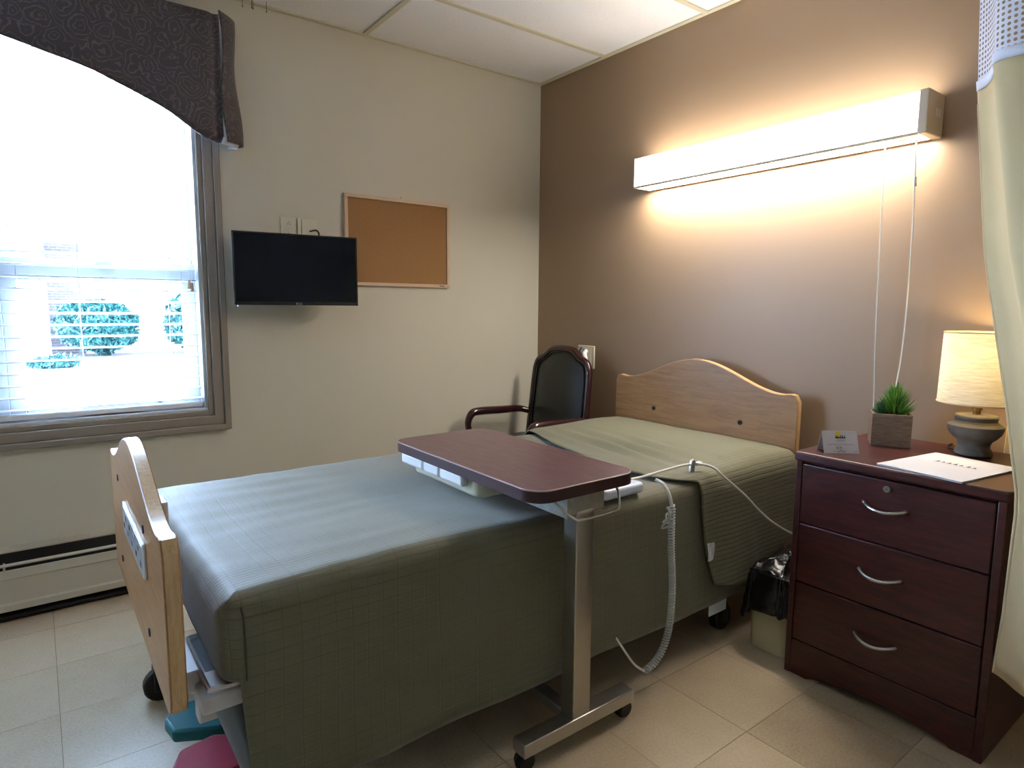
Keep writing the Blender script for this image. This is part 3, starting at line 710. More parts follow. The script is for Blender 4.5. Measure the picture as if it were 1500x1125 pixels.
# foot pedals
def pedal(pts, z0, z1, m):
    o = obj('pedal', MB().prism(pts, 'z', z0, z1), m, bed, bevel=0.007, bseg=2)
    return o
pd = pedal([(1.19, -2.19), (1.235, -2.222), (1.30, -2.212), (1.35, -2.12), (1.34, -2.07), (1.23, -2.06), (1.19, -2.10)], 0.098, 0.132, 'teal')
obj('pedal_pivot', MB().cyl((1.36, -2.09, 0.10), (1.43, -2.06, 0.11), 0.016, 12), 'greymetal', pd, True)
pd = pedal([(1.41, -2.215), (1.47, -2.243), (1.555, -2.205), (1.545, -2.10), (1.43, -2.085), (1.395, -2.14)], 0.105, 0.150, 'red')
obj('pedal_pivot', MB().cyl((1.53, -2.11, 0.12), (1.59, -2.07, 0.11), 0.018, 12), 'greymetal', pd, True)

tag(obj('mattress', MB().prism(rrect(bx0+0.02, bx1-0.03, -2.13, -0.11, 0.05), 'z', 0.432, 0.588), 'mattress', bevel=0.03, bseg=4), 'thick mattress on the bed under the olive quilt', 'mattress')

def drape(x0, x1, y0, y1, ztop, hem, r=0.045, rc=0.05, nlen=70, nw=34, topfn=None, off=0.0, slot=None, nside=18):
    """cloth over a box: top, rounded edges and hanging sides, as rings around the outline"""
    per = []
    def seg(a, b, n): 
        for k in range(n): per.append((a[0]+(b[0]-a[0])*k/n, a[1]+(b[1]-a[1])*k/n))
    def arc(cx, cy, a0, n=6):
        for k in range(n): a = a0-PI/2*k/n; per.append((cx+rc*math.cos(a), cy+rc*math.sin(a)))
    # clockwise seen from above: near side (x1) from head to foot, foot, far side, head
    seg((x1, y1-rc), (x1, y0+rc), nlen); arc(x1-rc, y0+rc, 0)
    seg((x1-rc, y0), (x0+rc, y0), nw); arc(x0+rc, y0+rc, -PI/2)
    seg((x0, y0+rc), (x0, y1-rc), nlen); arc(x0+rc, y1-rc, PI)
    seg((x0+rc, y1), (x1-rc, y1), nw); arc(x1-rc, y1-rc, PI/2)
    n = len(per); cx = (x0+x1)/2
    def inset(p, d):
        x = min(max(p[0], x0+d), x1-d) if True else 0
        y = min(max(p[1], y0+d), y1-d); return (x, y)
    mb = MB(); rings = []
    half = (x1-x0)/2
    ds = [half, half*0.97] + [half*k/24 for k in range(23, 0, -1) if half*k/24 > r*1.15] + [r]
    for d in ds:
        rings.append([(*inset(p, d), ztop) for p in per])
    for k in range(1, 7):
        a = PI/2*k/6; d = r-r*math.sin(a); rings.append([(*inset(p, d), ztop-r*(1-math.cos(a))) for p in per])
    for k in range(1, nside+1):
        t = k/nside; ring = []
        for p in per:
            hz = hem(p); ring.append((p[0], p[1], (ztop-r)+(hz-(ztop-r))*t))
        rings.append(ring)
    vs = []
    for ri, ring in enumerate(rings):
        for p in ring:
            x, y, z = p
            v = Vector(p)
            if topfn: v = topfn(v, ri, len(rings))
            vs.append(v)
    fs = []
    for i in range(len(rings)-1):
        for k in range(n): fs.append((i*n+k, i*n+(k+1) % n, (i+1)*n+(k+1) % n, (i+1)*n+k))
    mb.add(vs, fs)
    b = bmesh.new(); bv = [b.verts.new(v) for v in mb.v]
    for f_ in mb.f: b.faces.new([bv[i] for i in f_])
    bmesh.ops.remove_doubles(b, verts=b.verts, dist=0.0012); bmesh.ops.dissolve_degenerate(b, edges=b.edges, dist=1e-5)
    b.verts.index_update(); out = MB(); out.v = [tuple(v.co) for v in b.verts]; out.f = [tuple(v.index for v in f_.verts) for f_ in b.faces]; b.free(); return out
def quilt_hem(p):
    x, y = p
    if y < -2.139: 
        return 0.435 if x > 1.3 else 0.435 + 0.02*(1.3-x)
    if x > 1.6: return 0.152 + 0.004*math.sin(y*4)
    if y > -0.12: return 0.5
    return 0.2
def quilt_fn(v, ri, nr):
    x, y, z = v
    d = max(0.0, 0.56-z)
    top = z > 0.55
    if top:
        z += 0.018*math.exp(-((y+1.75)/0.35)**2)*max(0, (x-1.2)/0.5) - 0.006*math.exp(-((x-1.2)/0.3)**2)
        z += 0.0035*noise.noise((x*5, y*9, 0)) 
        z += 0.003*noise.noise((x*19, y*2.6+0.8*x, 7))*max(0, min(1, (-1.45-y)/0.35))
    if x > 1.5 and not top:
        x += 0.012*d + 0.008*noise.noise((0, y*3.2, z*1.5))*d*4 + 0.004*noise.noise((1, y*8, z*3))*min(1, d*6)
    if y < -2.12 and not top:
        y += 0.03*d + 0.008*noise.noise((x*5, 2, z*3))*min(1, d*8)
    return Vector((x, y, z))
q = tag(obj('quilt', drape(0.725, 1.700, -2.172, -0.10, 0.605, quilt_hem, topfn=quilt_fn), 'quilt', smooth='all', solid=0.004, fixn=True), 'olive green quilted bedspread covering the long part of the bed', 'quilt')
# corner seam on the quilt, a stitched line down the near foot corner
seam = bez([(1.697, -2.133, 0.588), (1.7025, -2.130, 0.56), (1.7055, -2.130, 0.50), (1.706, -2.130, 0.44)], 6)
obj('corner_seam', MB().tube(seam, 0.0022, 6), M['tableedge'] if False else mat('dark_olive_thread', (62, 60, 44), 0.9), q, True)

# second blanket over the head end
BE = [(0.72, -0.66), (0.82, -0.67), (1.03, -0.755), (1.3, -0.80), (1.50, -0.825), (1.60, -0.825), (1.676, -0.785), (1.70, -0.715), (1.73, -0.70)]
def blanket(u, v):
    """u: across the bed from far hem to near hem, v: 0 head .. 1 loose edge"""
    xa, xb, zt, r = 0.716, 1.709, 0.618, 0.045
    farlen, w_, nearlen = 0.30, xb-xa, 0.42
    s = u*(farlen+w_+nearlen) - farlen
    if s < 0: x, z = xa, zt+s
    elif s > w_: x, z = xb, zt-(s-w_)
    else: x, z = xa+s, zt
    yh = -0.102
    ye = lerp_tab(BE, x) if 0 <= s <= w_ else (-0.66 if s < 0 else lerp_tab([(0, -0.71), (0.1, -0.70), (0.25, -0.675), (0.42, -0.645)], s-w_))
    y = yh+(ye-yh)*v
    # round the edges
    if s >= w_-r and s <= w_+r:
        a = (s-(w_-r))/(2*r)*PI/2; x = xb-r+r*math.sin(a); z = zt-r+r*math.cos(a)
    elif -r <= s <= r:
        a = (r-s)/(2*r)*PI/2; x = xa+r-r*math.sin(a); z = zt-r+r*math.cos(a)
    elif s > w_+r: z = zt-r-(s-w_-r)
    d = max(0, s-w_)
    if s > w_+r:
        hz = lerp_tab([(-0.72, 0.243), (-0.64, 0.238), (-0.56, 0.208), (-0.47, 0.200), (-0.36, 0.215), (-0.25, 0.26), (-0.10, 0.31)], y)
        t = (d-r)/(nearlen-r); z = (zt-r)+(hz-(zt-r))*t
        x += 0.010*t + 0.018*t*math.sin((y+0.1)*11) * 0.6 + 0.008*t*noise.noise((y*7, 0, z*3))
        y += 0.02*t*math.sin(z*9)*v
        x = max(x, 1.7125+0.004*t)
    if 0 < s < w_:
        bump = 0.022*math.exp(-((y+0.30)/0.22)**2)*min(1, (w_-s)/0.10)*min(1, s/0.10)
        z += bump
        fold = max(0, 1-abs(y+0.60-0.10*(x-1.2))/0.18)*min(1, (w_-s)/0.2)
        z += fold*(0.015*math.sin((y*1.0+0.18*x)*75+2*noise.noise((x*4, y*4, 2))))*max(0, 1-abs(x-1.25)/0.5) + 0.003*noise.noise((x*6, y*7, 5))+0.002
        if v > 0.93: z -= 0.006*(v-0.93)/0.07
    return (x, y, z)
bk = tag(obj('blanket', MB().grid(blanket, 150, 70), 'blanket', smooth='all', solid=0.005, fixn=False), 'sage olive blanket laid over the head end of the bed', 'blanket')
mb = MB().grid(lambda u, v: (1.732+0.003*math.sin(u*5+v*4), -0.680+0.034*u-0.004*v, 0.335+0.062*v), 4, 5)
obj('care_tag', mb, 'paper', bk, solid=0.001)

# ================================================================== OVERBED TABLE
ob = thing('overbed_table', (1.785, -1.31, 0), 'rolling overbed table with mahogany laminate top and aluminium post', 'table')
tx0, tx1, ty0, ty1, tz = 1.052, 1.812, -1.490, -1.122, 0.730
tp = obj('table_top', MB().prism(rrect(tx0+0.002, tx1-0.002, ty0+0.002, ty1-0.002, 0.055, 10), 'z', tz-0.004, tz), 'tabletop', ob)
obj('top_edge', MB().prism(rrect(tx0, tx1, ty0, ty1, 0.057, 10), 'z', tz-0.032, tz-0.0035), 'tableedge', tp, True)
obj('edge_line', MB().tube([(x, y, tz-0.002) for x, y in rrect(tx0+0.002, tx1-0.002, ty0+0.002, ty1-0.002, 0.055, 10)], 0.0022, 6, closed=True), 'edgeline', tp, True)
tr = obj('vanity_tray', MB().prism(rrect(1.13, 1.52, -1.455, -1.17, 0.03), 'z', 0.634, 0.694), 'ivory', ob, bevel=0.01)
for a, b in ((1.095, 1.235), (1.24, 1.335), (1.34, 1.465)):
    obj('tray_front', MB().box(a, b, -1.478, -1.456, 0.660, 0.696), 'white', tr, bevel=0.008, bseg=3)
mb = MB(); px0, px1, py0, py1 = 1.752, 1.803, -1.345, -1.283
obj('post', MB().prism(rrect(px0, px1, py0, py1, 0.004, 3), 'z', 0.060, 0.655), 'alum', ob, True)
obj('inner_post', MB().box(px0+0.008, px1-0.008, py0+0.008, py1-0.008, 0.60, 0.70), 'galv', ob)
mb = MB(); mb.box(1.42, 1.798, -1.375, -1.372, 0.640, 0.698); mb.box(1.42, 1.798, -1.248, -1.245, 0.640, 0.698); mb.box(1.795, 1.798, -1.372, -1.248, 0.645, 0.698); mb.box(1.42, 1.795, -1.372, -1.248, 0.694, 0.698)
obj('support_channel', mb, 'galv', ob)
hw = bez([(1.74, -1.405, 0.697), (1.785, -1.412, 0.690), (1.815, -1.372, 0.648), (1.826, -1.345, 0.640), (1.826, -1.245, 0.640), (1.822, -1.212, 0.648), (1.79, -1.19, 0.690), (1.74, -1.19, 0.697)], 8)
obj('release_handle', MB().tube(hw, 0.0035, 8), 'chrome', ob, True)
bs = obj('base_bar', MB().box(1.758, 1.808, -1.512, -1.112, 0.047, 0.084), 'chrome', ob, bevel=0.003)
obj('base_leg', MB().box(1.10, 1.758, -1.335, -1.292, 0.050, 0.080), 'chrome', ob, bevel=0.003)
obj('base_bar', MB().box(1.10, 1.145, -1.51, -1.112, 0.047, 0.084), 'chrome', ob, bevel=0.003)
for x, y in ((1.783, -1.495), (1.783, -1.135), (1.122, -1.495), (1.122, -1.135)):
    cs = obj('caster', MB().cyl((x-0.012, y, 0.023), (x+0.012, y, 0.023), 0.023, 18), 'rubber', ob, bevel=0.005)
    obj('caster_hood', MB().tube([(x-0.017, y+0.002, 0.0265), (x+0.017, y+0.002, 0.0265)], 0.0215, 18).cyl((x, y, 0.04), (x, y, 0.05), 0.008, 10), 'black', cs, True)

# ================================================================== HANDSET AND CORDS
hs = thing('bed_remote', (1.66, -1.0, 0.62), 'pale blue white bed remote with coiled cable at the mattress edge', 'remote')
def hsz(y): return 0.628
mb = MB().prism(rrect(1.634, 1.690, -1.135, -0.955, 0.02, 6), 'z', 0.612, 0.642)
bd = obj('body', mb, 'handset', hs, bevel=0.008, bseg=3)
obj('neck', MB().tube(bez([(1.662, -0.985, 0.630), (1.664, -0.955, 0.640), (1.672, -0.925, 0.645), (1.690, -0.902, 0.641)], 6), [0.020]*7+[0.017]*6+[0.010]*6, 10), 'handset', hs, True)
for y in (-1.10, -1.075, -1.05, -1.025): obj('button', MB().box(1.644, 1.668, y-0.008, y+0.008, 0.637, 0.641), 'white', bd, bevel=0.002)
straight = bez([(1.686, -0.905, 0.642), (1.712, -0.895, 0.630), (1.728, -0.888, 0.60), (1.736, -0.884, 0.565)], 8)
obj('cable', MB().tube(straight, 0.0055, 8), 'cordw', hs, True)
cpath = bez([(1.737, -0.884, 0.565), (1.742, -0.89, 0.52), (1.746, -0.893, 0.44), (1.750, -0.888, 0.35), (1.752, -0.887, 0.26), (1.752, -0.895, 0.18), (1.750, -0.918, 0.12), (1.748, -0.955, 0.082), (1.744, -0.995, 0.066)], 60)
# helix along the path
hp = []; turns = 62; n = len(cpath)
tl = [0]
for a, b in zip(cpath, cpath[1:]): tl.append(tl[-1]+(b-a).length)
steps = turns*9
for k in range(steps+1):
    L = tl[-1]*k/steps
    i = min(range(n-1), key=lambda j: abs(tl[j]-L)) if k % 9 == 0 or True else 0
    t_ = (cpath[min(i+1, n-1)]-cpath[max(i-1, 0)]).normalized()
    sd = Vector((1, 0, 0)); nn = (sd-t_*sd.dot(t_)).normalized(); bb = t_.cross(nn)
    j = i if tl[i] <= L else i-1; j = max(0, min(n-2, j)); ff = (L-tl[j])/(tl[j+1]-tl[j])
    c_ = cpath[j].lerp(cpath[j+1], ff); a = 2*PI*k/9
    hp.append(c_+(nn*math.cos(a)+bb*math.sin(a))*0.0088)
obj('coiled_cable', MB().tube(hp, 0.0031, 6), 'coil', hs, True)
tg = []
rnd = random.Random(5)
for k in range(46):
    a = k*0.75; tg.append((1.738+0.013*math.cos(a), -0.895+0.014*math.sin(a*0.83)-0.008*(k/46), 0.567-0.075*k/46+0.008*math.sin(a*1.7)))
obj('cable_knot', MB().tube(tg, 0.0032, 6), 'coil', hs, True)
obj('cable_tie', MB().box(-0.003, 0.003, -0.008, 0.008, -0.014, 0.014), 'corkframe', hs, bevel=0.002).location = (1.738-1.66, -0.914+1.0, 0.478-0.62)
hs.children[-1].matrix_parent_inverse = Matrix.Identity(4); hs.children[-1].rotation_euler = (0.7, 0, 0)
obj('lower_cable', MB().tube(bez([(1.744, -0.995, 0.066), (1.738, -1.03, 0.095), (1.732, -1.06, 0.135), (1.69, -1.085, 0.20), (1.62, -1.10, 0.28)], 6), 0.0035, 6), 'cordw', hs, True)

cc = thing('call_cord', (1.65, -0.67, 0.64), 'thin white call cord with metal clip lying across the blanket', 'cord')
path = bez([(1.600, -1.075, 0.640), (1.618, -1.03, 0.636), (1.637, -0.93, 0.640), (1.645, -0.82, 0.648), (1.648, -0.72, 0.652), (1.655, -0.67, 0.650), (1.678, -0.645, 0.649), (1.705, -0.628, 0.640), (1.728, -0.606, 0.612), (1.740, -0.50, 0.535), (1.745, -0.42, 0.47), (1.752, -0.33, 0.405), (1.765, -0.20, 0.335), (1.80, -0.10, 0.30), (1.84, -0.014, 0.29)], 8)
obj('cord', MB().tube(path, 0.0042, 8), 'cordw', cc, True)
obj('clip', MB().prism([(-0.695, 0.622), (-0.675, 0.622), (-0.668, 0.660), (-0.675, 0.668), (-0.685, 0.668), (-0.69, 0.66)], 'x', 1.648, 1.660), 'chrome', cc, bevel=0.003)
obj('clip_tab', MB().box(1.650, 1.666, -0.668, -0.640, 0.645, 0.657), 'white', cc, bevel=0.003)
obj('push_button', MB().cyl((1.59, -1.10, 0.632), (1.603, -1.07, 0.640), 0.010, 12), 'white', cc, True)

# ================================================================== WASTE BIN
wb = thing('waste_bin', (1.84, -0.35, 0), 'beige waste bin with black liner between bed and nightstand', 'bin')
bo = rrect(1.762, 1.912, -0.485, -0.20, 0.035, 6)
mb = MB(); n = len(bo); cxb, cyb = 1.837, -0.3425
vs = []
for t_, zz in ((0.95, 0.0), (1.0, 0.26)):
    vs += [(cxb+(x-cxb)*t_, cyb+(y-cyb)*t_, zz) for x, y in bo]
mb.add(vs, [(i, (i+1) % n, n+(i+1) % n, n+i) for i in range(n)] + [tuple(range(n))[::-1]])
obj('bucket', mb, 'bin', wb, True, solid=0.003)
mb = MB(); ringn = 96
def bagpt(u, v):
    a = 2*PI*u; k = int(u*n) % n; p = Vector(bo[k]).lerp(Vector(bo[(k+1) % n]), u*n-int(u*n))
    d = (p-Vector((cxb, cyb))).normalized()
    lowz = lerp_tab([(-0.55, 0.15), (-0.48, 0.158), (-0.40, 0.165), (-0.15, 0.16)], p.y) + 0.02*noise.noise((a*2, 0, 3))
    lowz -= 0.055*max(0, min(1, (1.815-p.x)/0.04))
    zz = 0.272+(lowz-0.272)*v
    crump = 0.5+0.5*noise.noise((math.cos(a)*4, math.sin(a)*4, zz*16)) + 0.35*noise.noise((math.cos(a)*11, math.sin(a)*11, zz*30))
    o_ = 0.003+0.020*max(0, crump)*(0.4+0.6*v)
    if p.y < -0.44: o_ += 0.018*v
    x = p.x+d.x*o_; y = p.y+d.y*o_*1.3
    x = min(x, 1.924); x = max(x, 1.742)
    return (x, y, zz+0.012*math.sin(a*3)*(1-v))
mb.grid(bagpt, 140, 16)
def bagtop(u, v):
    p = bagpt(u, 0); t_ = 1-0.98*v
    return (cxb+(p[0]-cxb)*t_, cyb+(p[1]-cyb)*t_, p[2]+0.030*math.sin(v*PI*0.7)+0.022*noise.noise((p[0]*40*t_, p[1]*40*t_, v*3)))
mb.grid(bagtop, 140, 14)
obj('liner', mb, 'bag', wb, 'all', solid=0.0012, fixn=False)
ns = thing('nightstand', (2.21, -0.27, 0), 'dark mahogany nightstand with three drawers beside the bed', 'nightstand')
nx0, nx1, ny0, ny1 = 1.936, 2.478, -0.532, -0.03
def poly_top(): return rrect(1.928, 2.492, -0.545, -0.024, 0.02, 5)
obj('top', MB().prism(poly_top(), 'z', 0.702, 0.731), 'mahog', ns, bevel=0.006)
box('side_panel', nx0, nx0+0.018, ny0, ny1, 0, 0.702, 'mahog', ns, 0.002)
box('side_panel', nx1-0.020, nx1, ny0, ny1, 0, 0.702, 'mahog', ns, 0.002)
box('back_panel', nx0+0.018, nx1-0.020, ny1-0.012, ny1, 0.02, 0.702, 'mahog', ns)
box('inner_carcass', nx0+0.018, nx1-0.020, ny0+0.022, ny0+0.030, 0.06, 0.702, 'dark', ns)
dx0, dx1 = nx0+0.020, nx1-0.023
def bow(mbx, xa, xb, z):
    pts = [(xa, -0.528, z+0.004)]
    for k in range(13):
        t_ = k/12; x = xa+(xb-xa)*t_; s = math.sin(PI*t_)
        pts.append((x, -0.536-0.026*s**0.7, z+0.004-0.010*s))
    pts.append((xb, -0.528, z+0.004))
    rr = [0.0062]*2+[0.0052]*11+[0.0062]*2
    return MB().tube(pts, rr, 10)
for z0, z1, hz in ((0.507, 0.694, 0.614), (0.314, 0.503, 0.414), (0.120, 0.310, 0.216)):
    d = box('drawer', dx0, dx1, ny0, ny0+0.02, z0, z1, 'mahog', ns, 0.003)
    obj('handle', bow(None, 2.146, 2.256, hz), 'chrome', d, True)
    if z0 > 0.5:
        lk = obj('lock', MB().cyl((2.203, -0.538, 0.671), (2.203, -0.53, 0.671), 0.0095, 20), 'chrome', d, True)
        box('keyhole', 2.2, 2.206, -0.5386, -0.5378, 0.6703, 0.6717, 'dark', lk)
kick = [(dx0-0.002, 0.0)] + [(dx0+0.05+(dx1-dx0-0.1)*k/24, 0.032*math.sin(PI*k/24)**0.7) for k in range(25)] + [(dx1+0.002, 0.0), (dx1+0.002, 0.116), (dx0-0.002, 0.116)]
obj('kick_panel', MB().prism(kick, 'y', ny0+0.003, ny0+0.02), 'mahog', ns, bevel=0.0015)

TZ = 0.7315
# tent card
a = Vector((2.003, -0.499, TZ)); b = Vector((2.071, -0.418, TZ)); ux = (b-a).normalized(); bkdir = Vector((-0.76, 0.64, 0))
tc_ = thing('tent_card', ((a+b)/2), 'folded white tent card with tree logo on the nightstand', 'card')
depth = 0.052; ht_ = 0.066; th = 0.0006
L = (b-a).length
bkv = Vector((-ux.y, ux.x, 0))
top0 = a+bkv*depth/2+Vector((0, 0, ht_)); top1 = top0+ux*L; bk0 = a+bkv*depth; bk1 = bk0+ux*L
o1 = obj('front_leaf', MB().add([a, a+ux*L, top1, top0], [(0, 1, 2, 3)]), 'paper', tc_, solid=th, fixn=False)
obj('back_leaf', MB().add([bk0, top0, top1, bk1], [(0, 1, 2, 3)]), 'paper', tc_, solid=th, fixn=False)
up = (top0-a).normalized(); nrm = ux.cross(up)
def onc(u, v): return a+ux*(L*u)+up*((top0-a).length*v)+nrm*0.0006
def ctext(s, size, u, v, m='greyink'): text('print', s, size, m, frame_mtx(onc(u, v), ux, up), o1, 0.0)
def flatpoly(name, pts, m, par, off=0.0): return obj(name, MB().add([p+nrm*off for p in pts], [tuple(range(len(pts)))]), m, par, fixn=False)
flatpoly('logo_sun', [onc(0.44, 0.83)+ux*0.008*math.cos(k*PI/10)+up*0.008*math.sin(k*PI/10) for k in range(20)], 'sun', o1)
for k, (u, h_) in enumerate(((0.385, 0.012), (0.43, 0.010), (0.475, 0.009), (0.525, 0.0125), (0.575, 0.013), (0.63, 0.0115))):
    flatpoly('logo_tree', [onc(u, 0.655)-ux*0.0028, onc(u, 0.655)+ux*0.0028, onc(u, 0.655)+up*h_], 'ink', o1, 0.0003)
def marks(u0, u1, v, hgt, seed, m='greyink'):
    rnd = random.Random(seed); mb = MB(); u = u0
    while u < u1:
        wd = rnd.uniform(0.008, 0.02); p = onc(u, v)+nrm*0.0002
        mb.add([p, p+ux*L*wd, p+ux*L*wd+up*hgt, p+up*hgt], [(0, 1, 2, 3)]); u += wd+rnd.choice((0.006, 0.006, 0.02))
    obj('print', mb, m, o1, fixn=False)
def scrawl(u0, u1, v, hgt, loops, seed):
    rnd = random.Random(seed); pts = []
    for k in range(loops*10+1):
        t_ = k/(loops*10); a_ = t_*loops*2*PI
        pts.append(onc(u0+(u1-u0)*t_, v)+ux*0.0022*math.sin(a_)+up*hgt*(0.5+0.5*math.cos(a_+0.6))*(0.55+0.45*math.sin(t_*9+seed))+nrm*0.0002)
    obj('handwriting', MB().tube(pts, 0.0004, 4), 'ink', o1)
marks(0.40, 0.62, 0.565, 0.0022, 1); marks(0.37, 0.66, 0.505, 0.0012, 2)
ctext('YOUR ROOM WAS CLEANED BY:', 0.0056, 0.5, 0.36)
scrawl(0.36, 0.52, 0.20, 0.010, 3, 1); scrawl(0.37, 0.62, 0.055, 0.008, 4, 3); marks(0.28, 0.33, 0.07, 0.002, 4); marks(0.86, 0.93, 0.07, 0.0028, 5)

# planter with two succulents
pn = thing('planter', (2.058, -0.185, TZ), 'small square grey wooden planter with green spiky plants', 'planter', math.radians(28))
s_ = 0.056; hp_ = 0.106
mb = MB(); tk = 0.006
mb.box(-s_, s_, -s_, -s_+tk, 0, hp_); mb.box(-s_, s_, s_-tk, s_, 0, hp_); mb.box(-s_, -s_+tk, -s_+tk, s_-tk, 0, hp_); mb.box(s_-tk, s_, -s_+tk, s_-tk, 0, hp_); mb.box(-s_+tk, s_-tk, -s_+tk, s_-tk, 0, 0.006)
obj('box', mb, 'planter', pn, bevel=0.001, world=False)
obj('soil', MB().box(-s_+tk, s_-tk, -s_+tk, s_-tk, 0.006, hp_-0.012), 'soil', pn, world=False)
def spiky(cx, cy, z0, hgt, rad, n, seed, m):
    rnd = random.Random(seed); mb = MB()
    for k in range(n):
        f = k/n; az = k*2.399+rnd.uniform(-.2, .2); el = math.radians(8+74*f+rnd.uniform(-8, 8))
        base = Vector((cx, cy, z0+hgt*0.62*f)); l = rad*(1.0-0.28*f)*rnd.uniform(0.8, 1.12)
        d = Vector((math.cos(az)*math.cos(el), math.sin(az)*math.cos(el), math.sin(el)))
        p = [base+d*l*t+Vector((0, 0, 0.35*l*t*t)) for t in (0, 0.35, 0.7, 1.0)]
        mb.tube(p, [0.0016, 0.0030, 0.0022, 0.0003], 5)
    return mb
obj('large_plant', spiky(0.012, 0.004, hp_-0.014, 0.085, 0.062, 150, 3, 'leaf'), 'leaf', pn, True, world=False)
obj('small_plant', spiky(-0.026, -0.006, hp_-0.014, 0.040, 0.034, 70, 4, 'leafdark'), 'leafdark', pn, True, world=False)

# folder
fo = thing('folder', (2.29, -0.40, TZ), 'white printed folder lying on the nightstand', 'folder')
fp = [(2.168, -0.522), (2.382, -0.552), (2.427, -0.285), (2.212, -0.160)]
A_, B_, D_ = Vector((2.165, -0.520, 0)), Vector((2.380, -0.553, 0)), Vector((2.205, -0.170, 0))
ex_ = (B_-A_); ey_ = Vector((-ex_.y, ex_.x, 0)).normalized()*0.300
ex_ = ex_.normalized()*0.222
fp = [A_, A_+ex_, A_+ex_+ey_, A_+ey_]
obj('lower_cover', MB().prism([(p.x, p.y) for p in fp], 'z', TZ, TZ+0.0012), 'paper', fo)
ip = [A_+ex_*0.02+ey_*0.02, A_+ex_*0.98+ey_*0.02, A_+ex_*0.98+ey_*0.98, A_+ex_*0.02+ey_*0.98]
obj('pages', MB().prism([(p.x, p.y) for p in ip], 'z', TZ+0.0012, TZ+0.0032), 'greyink', fo)
uc = obj('upper_cover', MB().prism([(p.x, p.y) for p in fp], 'z', TZ+0.0032, TZ+0.0048), 'paper', fo)
fz = TZ+0.0051
def onf(u, v): p = A_+ex_*u+ey_*v; return Vector((p.x, p.y, fz))
eX, eY = ex_.normalized(), ey_.normalized()
for k, (u, h_) in enumerate(((0.30, 0.020), (0.37, 0.014), (0.44, 0.018), (0.51, 0.022), (0.58, 0.016), (0.66, 0.022), (0.73, 0.016))):
    b_ = onf(u, 0.60)
    obj('logo_tree', MB().add([b_-eX*0.0055, b_+eX*0.0055, b_+eY*h_], [(0, 1, 2)]), 'ink', uc, fixn=False)
mb = MB(); u = 0.28
while u < 0.76:
    wd = random.uniform(0.010, 0.022); p = onf(u, 0.565); mb.add([p, p+ex_*wd, p+ex_*wd+eY*0.004, p+eY*0.004], [(0, 1, 2, 3)]); u += wd+random.choice((0.007, 0.007, 0.02))
obj('print', mb, 'greyink', uc, fixn=False)

# ================================================================== LAMP
LX, LY = 2.282, -0.14
lp = thing('table_lamp', (LX, LY, TZ), 'lit table lamp with linen drum shade and grey turned base', 'lamp')
base = [(0.045, 0), (0.050, 0.004), (0.048, 0.014), (0.042, 0.024), (0.041, 0.034), (0.045, 0.044), (0.056, 0.054), (0.067, 0.068), (0.072, 0.084), (0.0725, 0.092), (0.066, 0.096), (0.056, 0.104), (0.053, 0.108), (0.055, 0.112), (0.056, 0.120), (0.053, 0.124), (0.015, 0.126)]
obj('base', MB().lathe([(r_, TZ+zz) for r_, zz in base], LX, LY, 48), 'lampbase', lp, True)
obj('stem', MB().lathe([(0.010, TZ+0.124), (0.010, TZ+0.138), (0.014, TZ+0.139), (0.014, TZ+0.165), (0.008, TZ+0.17)], LX, LY, 20), mat('brass', (150, 118, 60), 0.3, 0.9), lp, True)
sz0, sz1, sr0, sr1 = 0.893, 1.106, 0.105, 0.101
sh = obj('shade', MB().lathe([(sr0, sz0), ((sr0+sr1)/2, (sz0+sz1)/2), (sr1, sz1)], LX, LY, 64, cap=False), 'shade', lp, 'all', fixn=True)
for rr_, zz in ((sr0, sz0), (sr1, sz1)):
    obj('shade_rim', MB().tube([(LX+rr_*math.cos(2*PI*k/48), LY+rr_*math.sin(2*PI*k/48), zz) for k in range(48)], 0.0022, 6, closed=True), 'curtain', sh, True)
bu = MB().lathe([(0.010, 0.900), (0.012, 0.93), (0.020, 0.965), (0.022, 0.985), (0.018, 1.003), (0.010, 1.012), (0.001, 1.015)], LX, LY, 20)
obj('bulb', bu, emit('lit_bulb', LAMP_COLOR, 3.0), lp, True)
ld = bpy.data.lights.new('bulb_light', 'POINT'); ld.energy = LAMP_WATT; ld.color = LAMP_COLOR; ld.shadow_soft_size = 0.03
lo = bpy.data.objects.new('bulb_light', ld); C.objects.link(lo); lo.parent = lp; lo.location = (0, 0, 1.055-TZ)
obj('cord', MB().tube(bez([(LX-0.045, LY-0.0, TZ+0.006), (LX-0.075, LY+0.03, TZ+0.004), (LX-0.09, LY+0.07, TZ+0.004), (LX-0.09, LY+0.105, TZ+0.004)], 6), 0.003, 6), 'black', lp, True)

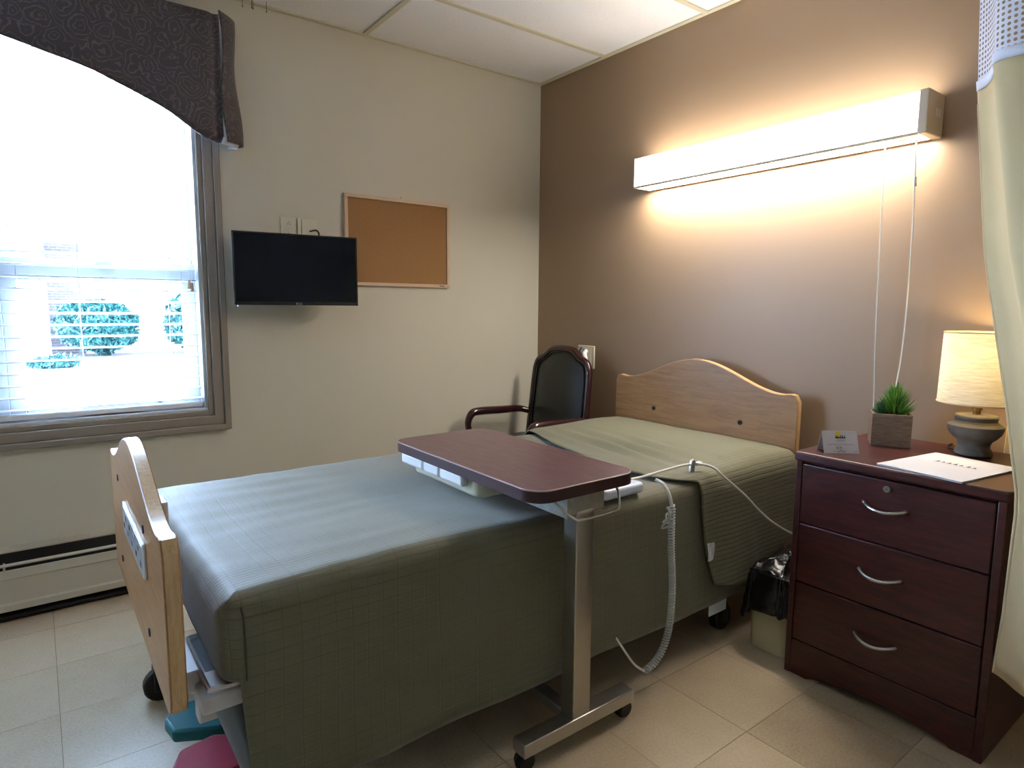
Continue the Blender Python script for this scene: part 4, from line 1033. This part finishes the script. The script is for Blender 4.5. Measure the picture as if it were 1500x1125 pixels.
# ================================================================== CUBICLE CURTAIN
cu = thing('cubicle_curtain', (2.75, -0.72, 0.3), 'cream cubicle curtain with white mesh top at the right edge', 'curtain')
XE = [(0.25, 2.500), (0.45, 2.510), (0.73, 2.516), (0.96, 2.476), (1.30, 2.408), (1.70, 2.360), (2.0, 2.343), (2.44, 2.335)]
plan = bez([(0.000, -0.620), (0.034, -0.66), (0.066, -0.735), (0.080, -0.790), (0.110, -0.806), (0.155, -0.803), (0.190, -0.775), (0.215, -0.70), (0.245, -0.635), (0.285, -0.66), (0.325, -0.75), (0.365, -0.80), (0.405, -0.76), (0.44, -0.67), (0.475, -0.64), (0.52, -0.70), (0.56, -0.79), (0.61, -0.77), (0.66, -0.67), (0.70, -0.64), (0.75, -0.72), (0.80, -0.80), (0.85, -0.74)], 6)
nplan = len(plan); ZS = 1.695
def cur(u, z):
    i = min(nplan-2, int(u*(nplan-1))); f = u*(nplan-1)-i; p = plan[i].lerp(plan[i+1], f)
    k = lerp_tab([(0.25, 1.12), (1.0, 1.05), (1.7, 1.0)], z)
    w1 = 0.012*noise.noise((u*14, z*1.2, 4))*max(0, min(1, (1.75-z)))
    y = -0.62+(p.y+0.62)*lerp_tab([(0.3, 0.3), (0.73, 0.25), (1.0, 0.5), (1.6, 1.0)], z)
    return (lerp_tab(XE, z)+p.x*k+w1*0.5, y+w1, z)
def hemz(u): return 0.300-0.035*min(1, u*4)
mb = MB().grid(lambda u, v: cur(u, ZS+(hemz(u)-ZS)*v), nplan, 40)
cl = obj('panel', mb, 'curtain', cu, 'all', solid=0.002, fixn=False)
mb = MB().grid(lambda u, v: (lambda p: (p[0], p[1]-0.0015, p[2]))(cur(u, ZS+0.006-0.022*v)), nplan, 3)
obj('mesh_band', mb, 'hemtape', cu, 'all', solid=0.003, fixn=False)
mb = MB().grid(lambda u, v: cur(u, ZS+(2.424-ZS)*v), nplan, 12)
nt = obj('mesh_top', mb, 'net', cu, 'all', fixn=False)
uvl = nt.data.uv_layers.new(name='UVMap')
lens = [0]
for a, b in zip(plan, plan[1:]): lens.append(lens[-1]+(b-a).length)
for p in nt.data.polygons:
    for li in p.loop_indices:
        vi = nt.data.loops[li].vertex_index; i = vi % nplan; j = vi//nplan
        uvl.data[li].uv = (lens[i]/0.0115, (2.424-ZS)*j/11/0.0115)
obj('side_hem', MB().tube([tuple(Vector(cur(0, z))) for z in [0.30+0.05*k for k in range(28)]], 0.0035, 6), 'curtain', cl, True)
sm = [cur(0.22, 0.28+0.05*k) for k in range(29)]
obj('seam', MB().tube([(x-0.002, y-0.003, z) for x, y, z in sm], 0.0016, 6), 'curtainback', cl, True)
tk_ = thing('curtain_track', (2.75, -0.72, H), 'white ceiling track carrying the cubicle curtain', 'curtain track')
box('rail', 2.32, 3.6, -0.735, -0.705, 2.4255, 2.4345, 'white', tk_, 0.002)
# beige curtain hanging against the wall behind the nightstand
def cur2(u, v):
    x = 2.330+0.24*u; z = 2.40+(0.12-2.40)*v
    return (x+0.004*math.sin(z*7), -0.0165+0.0065*math.sin(u*26)*(1 if z > 0 else 1), z)
tag(obj('wall_curtain', MB().grid(cur2, 60, 30), 'curtainback', smooth='all', solid=0.0015, fixn=False), 'narrow beige curtain hanging on the brown wall behind the lamp', 'curtain')
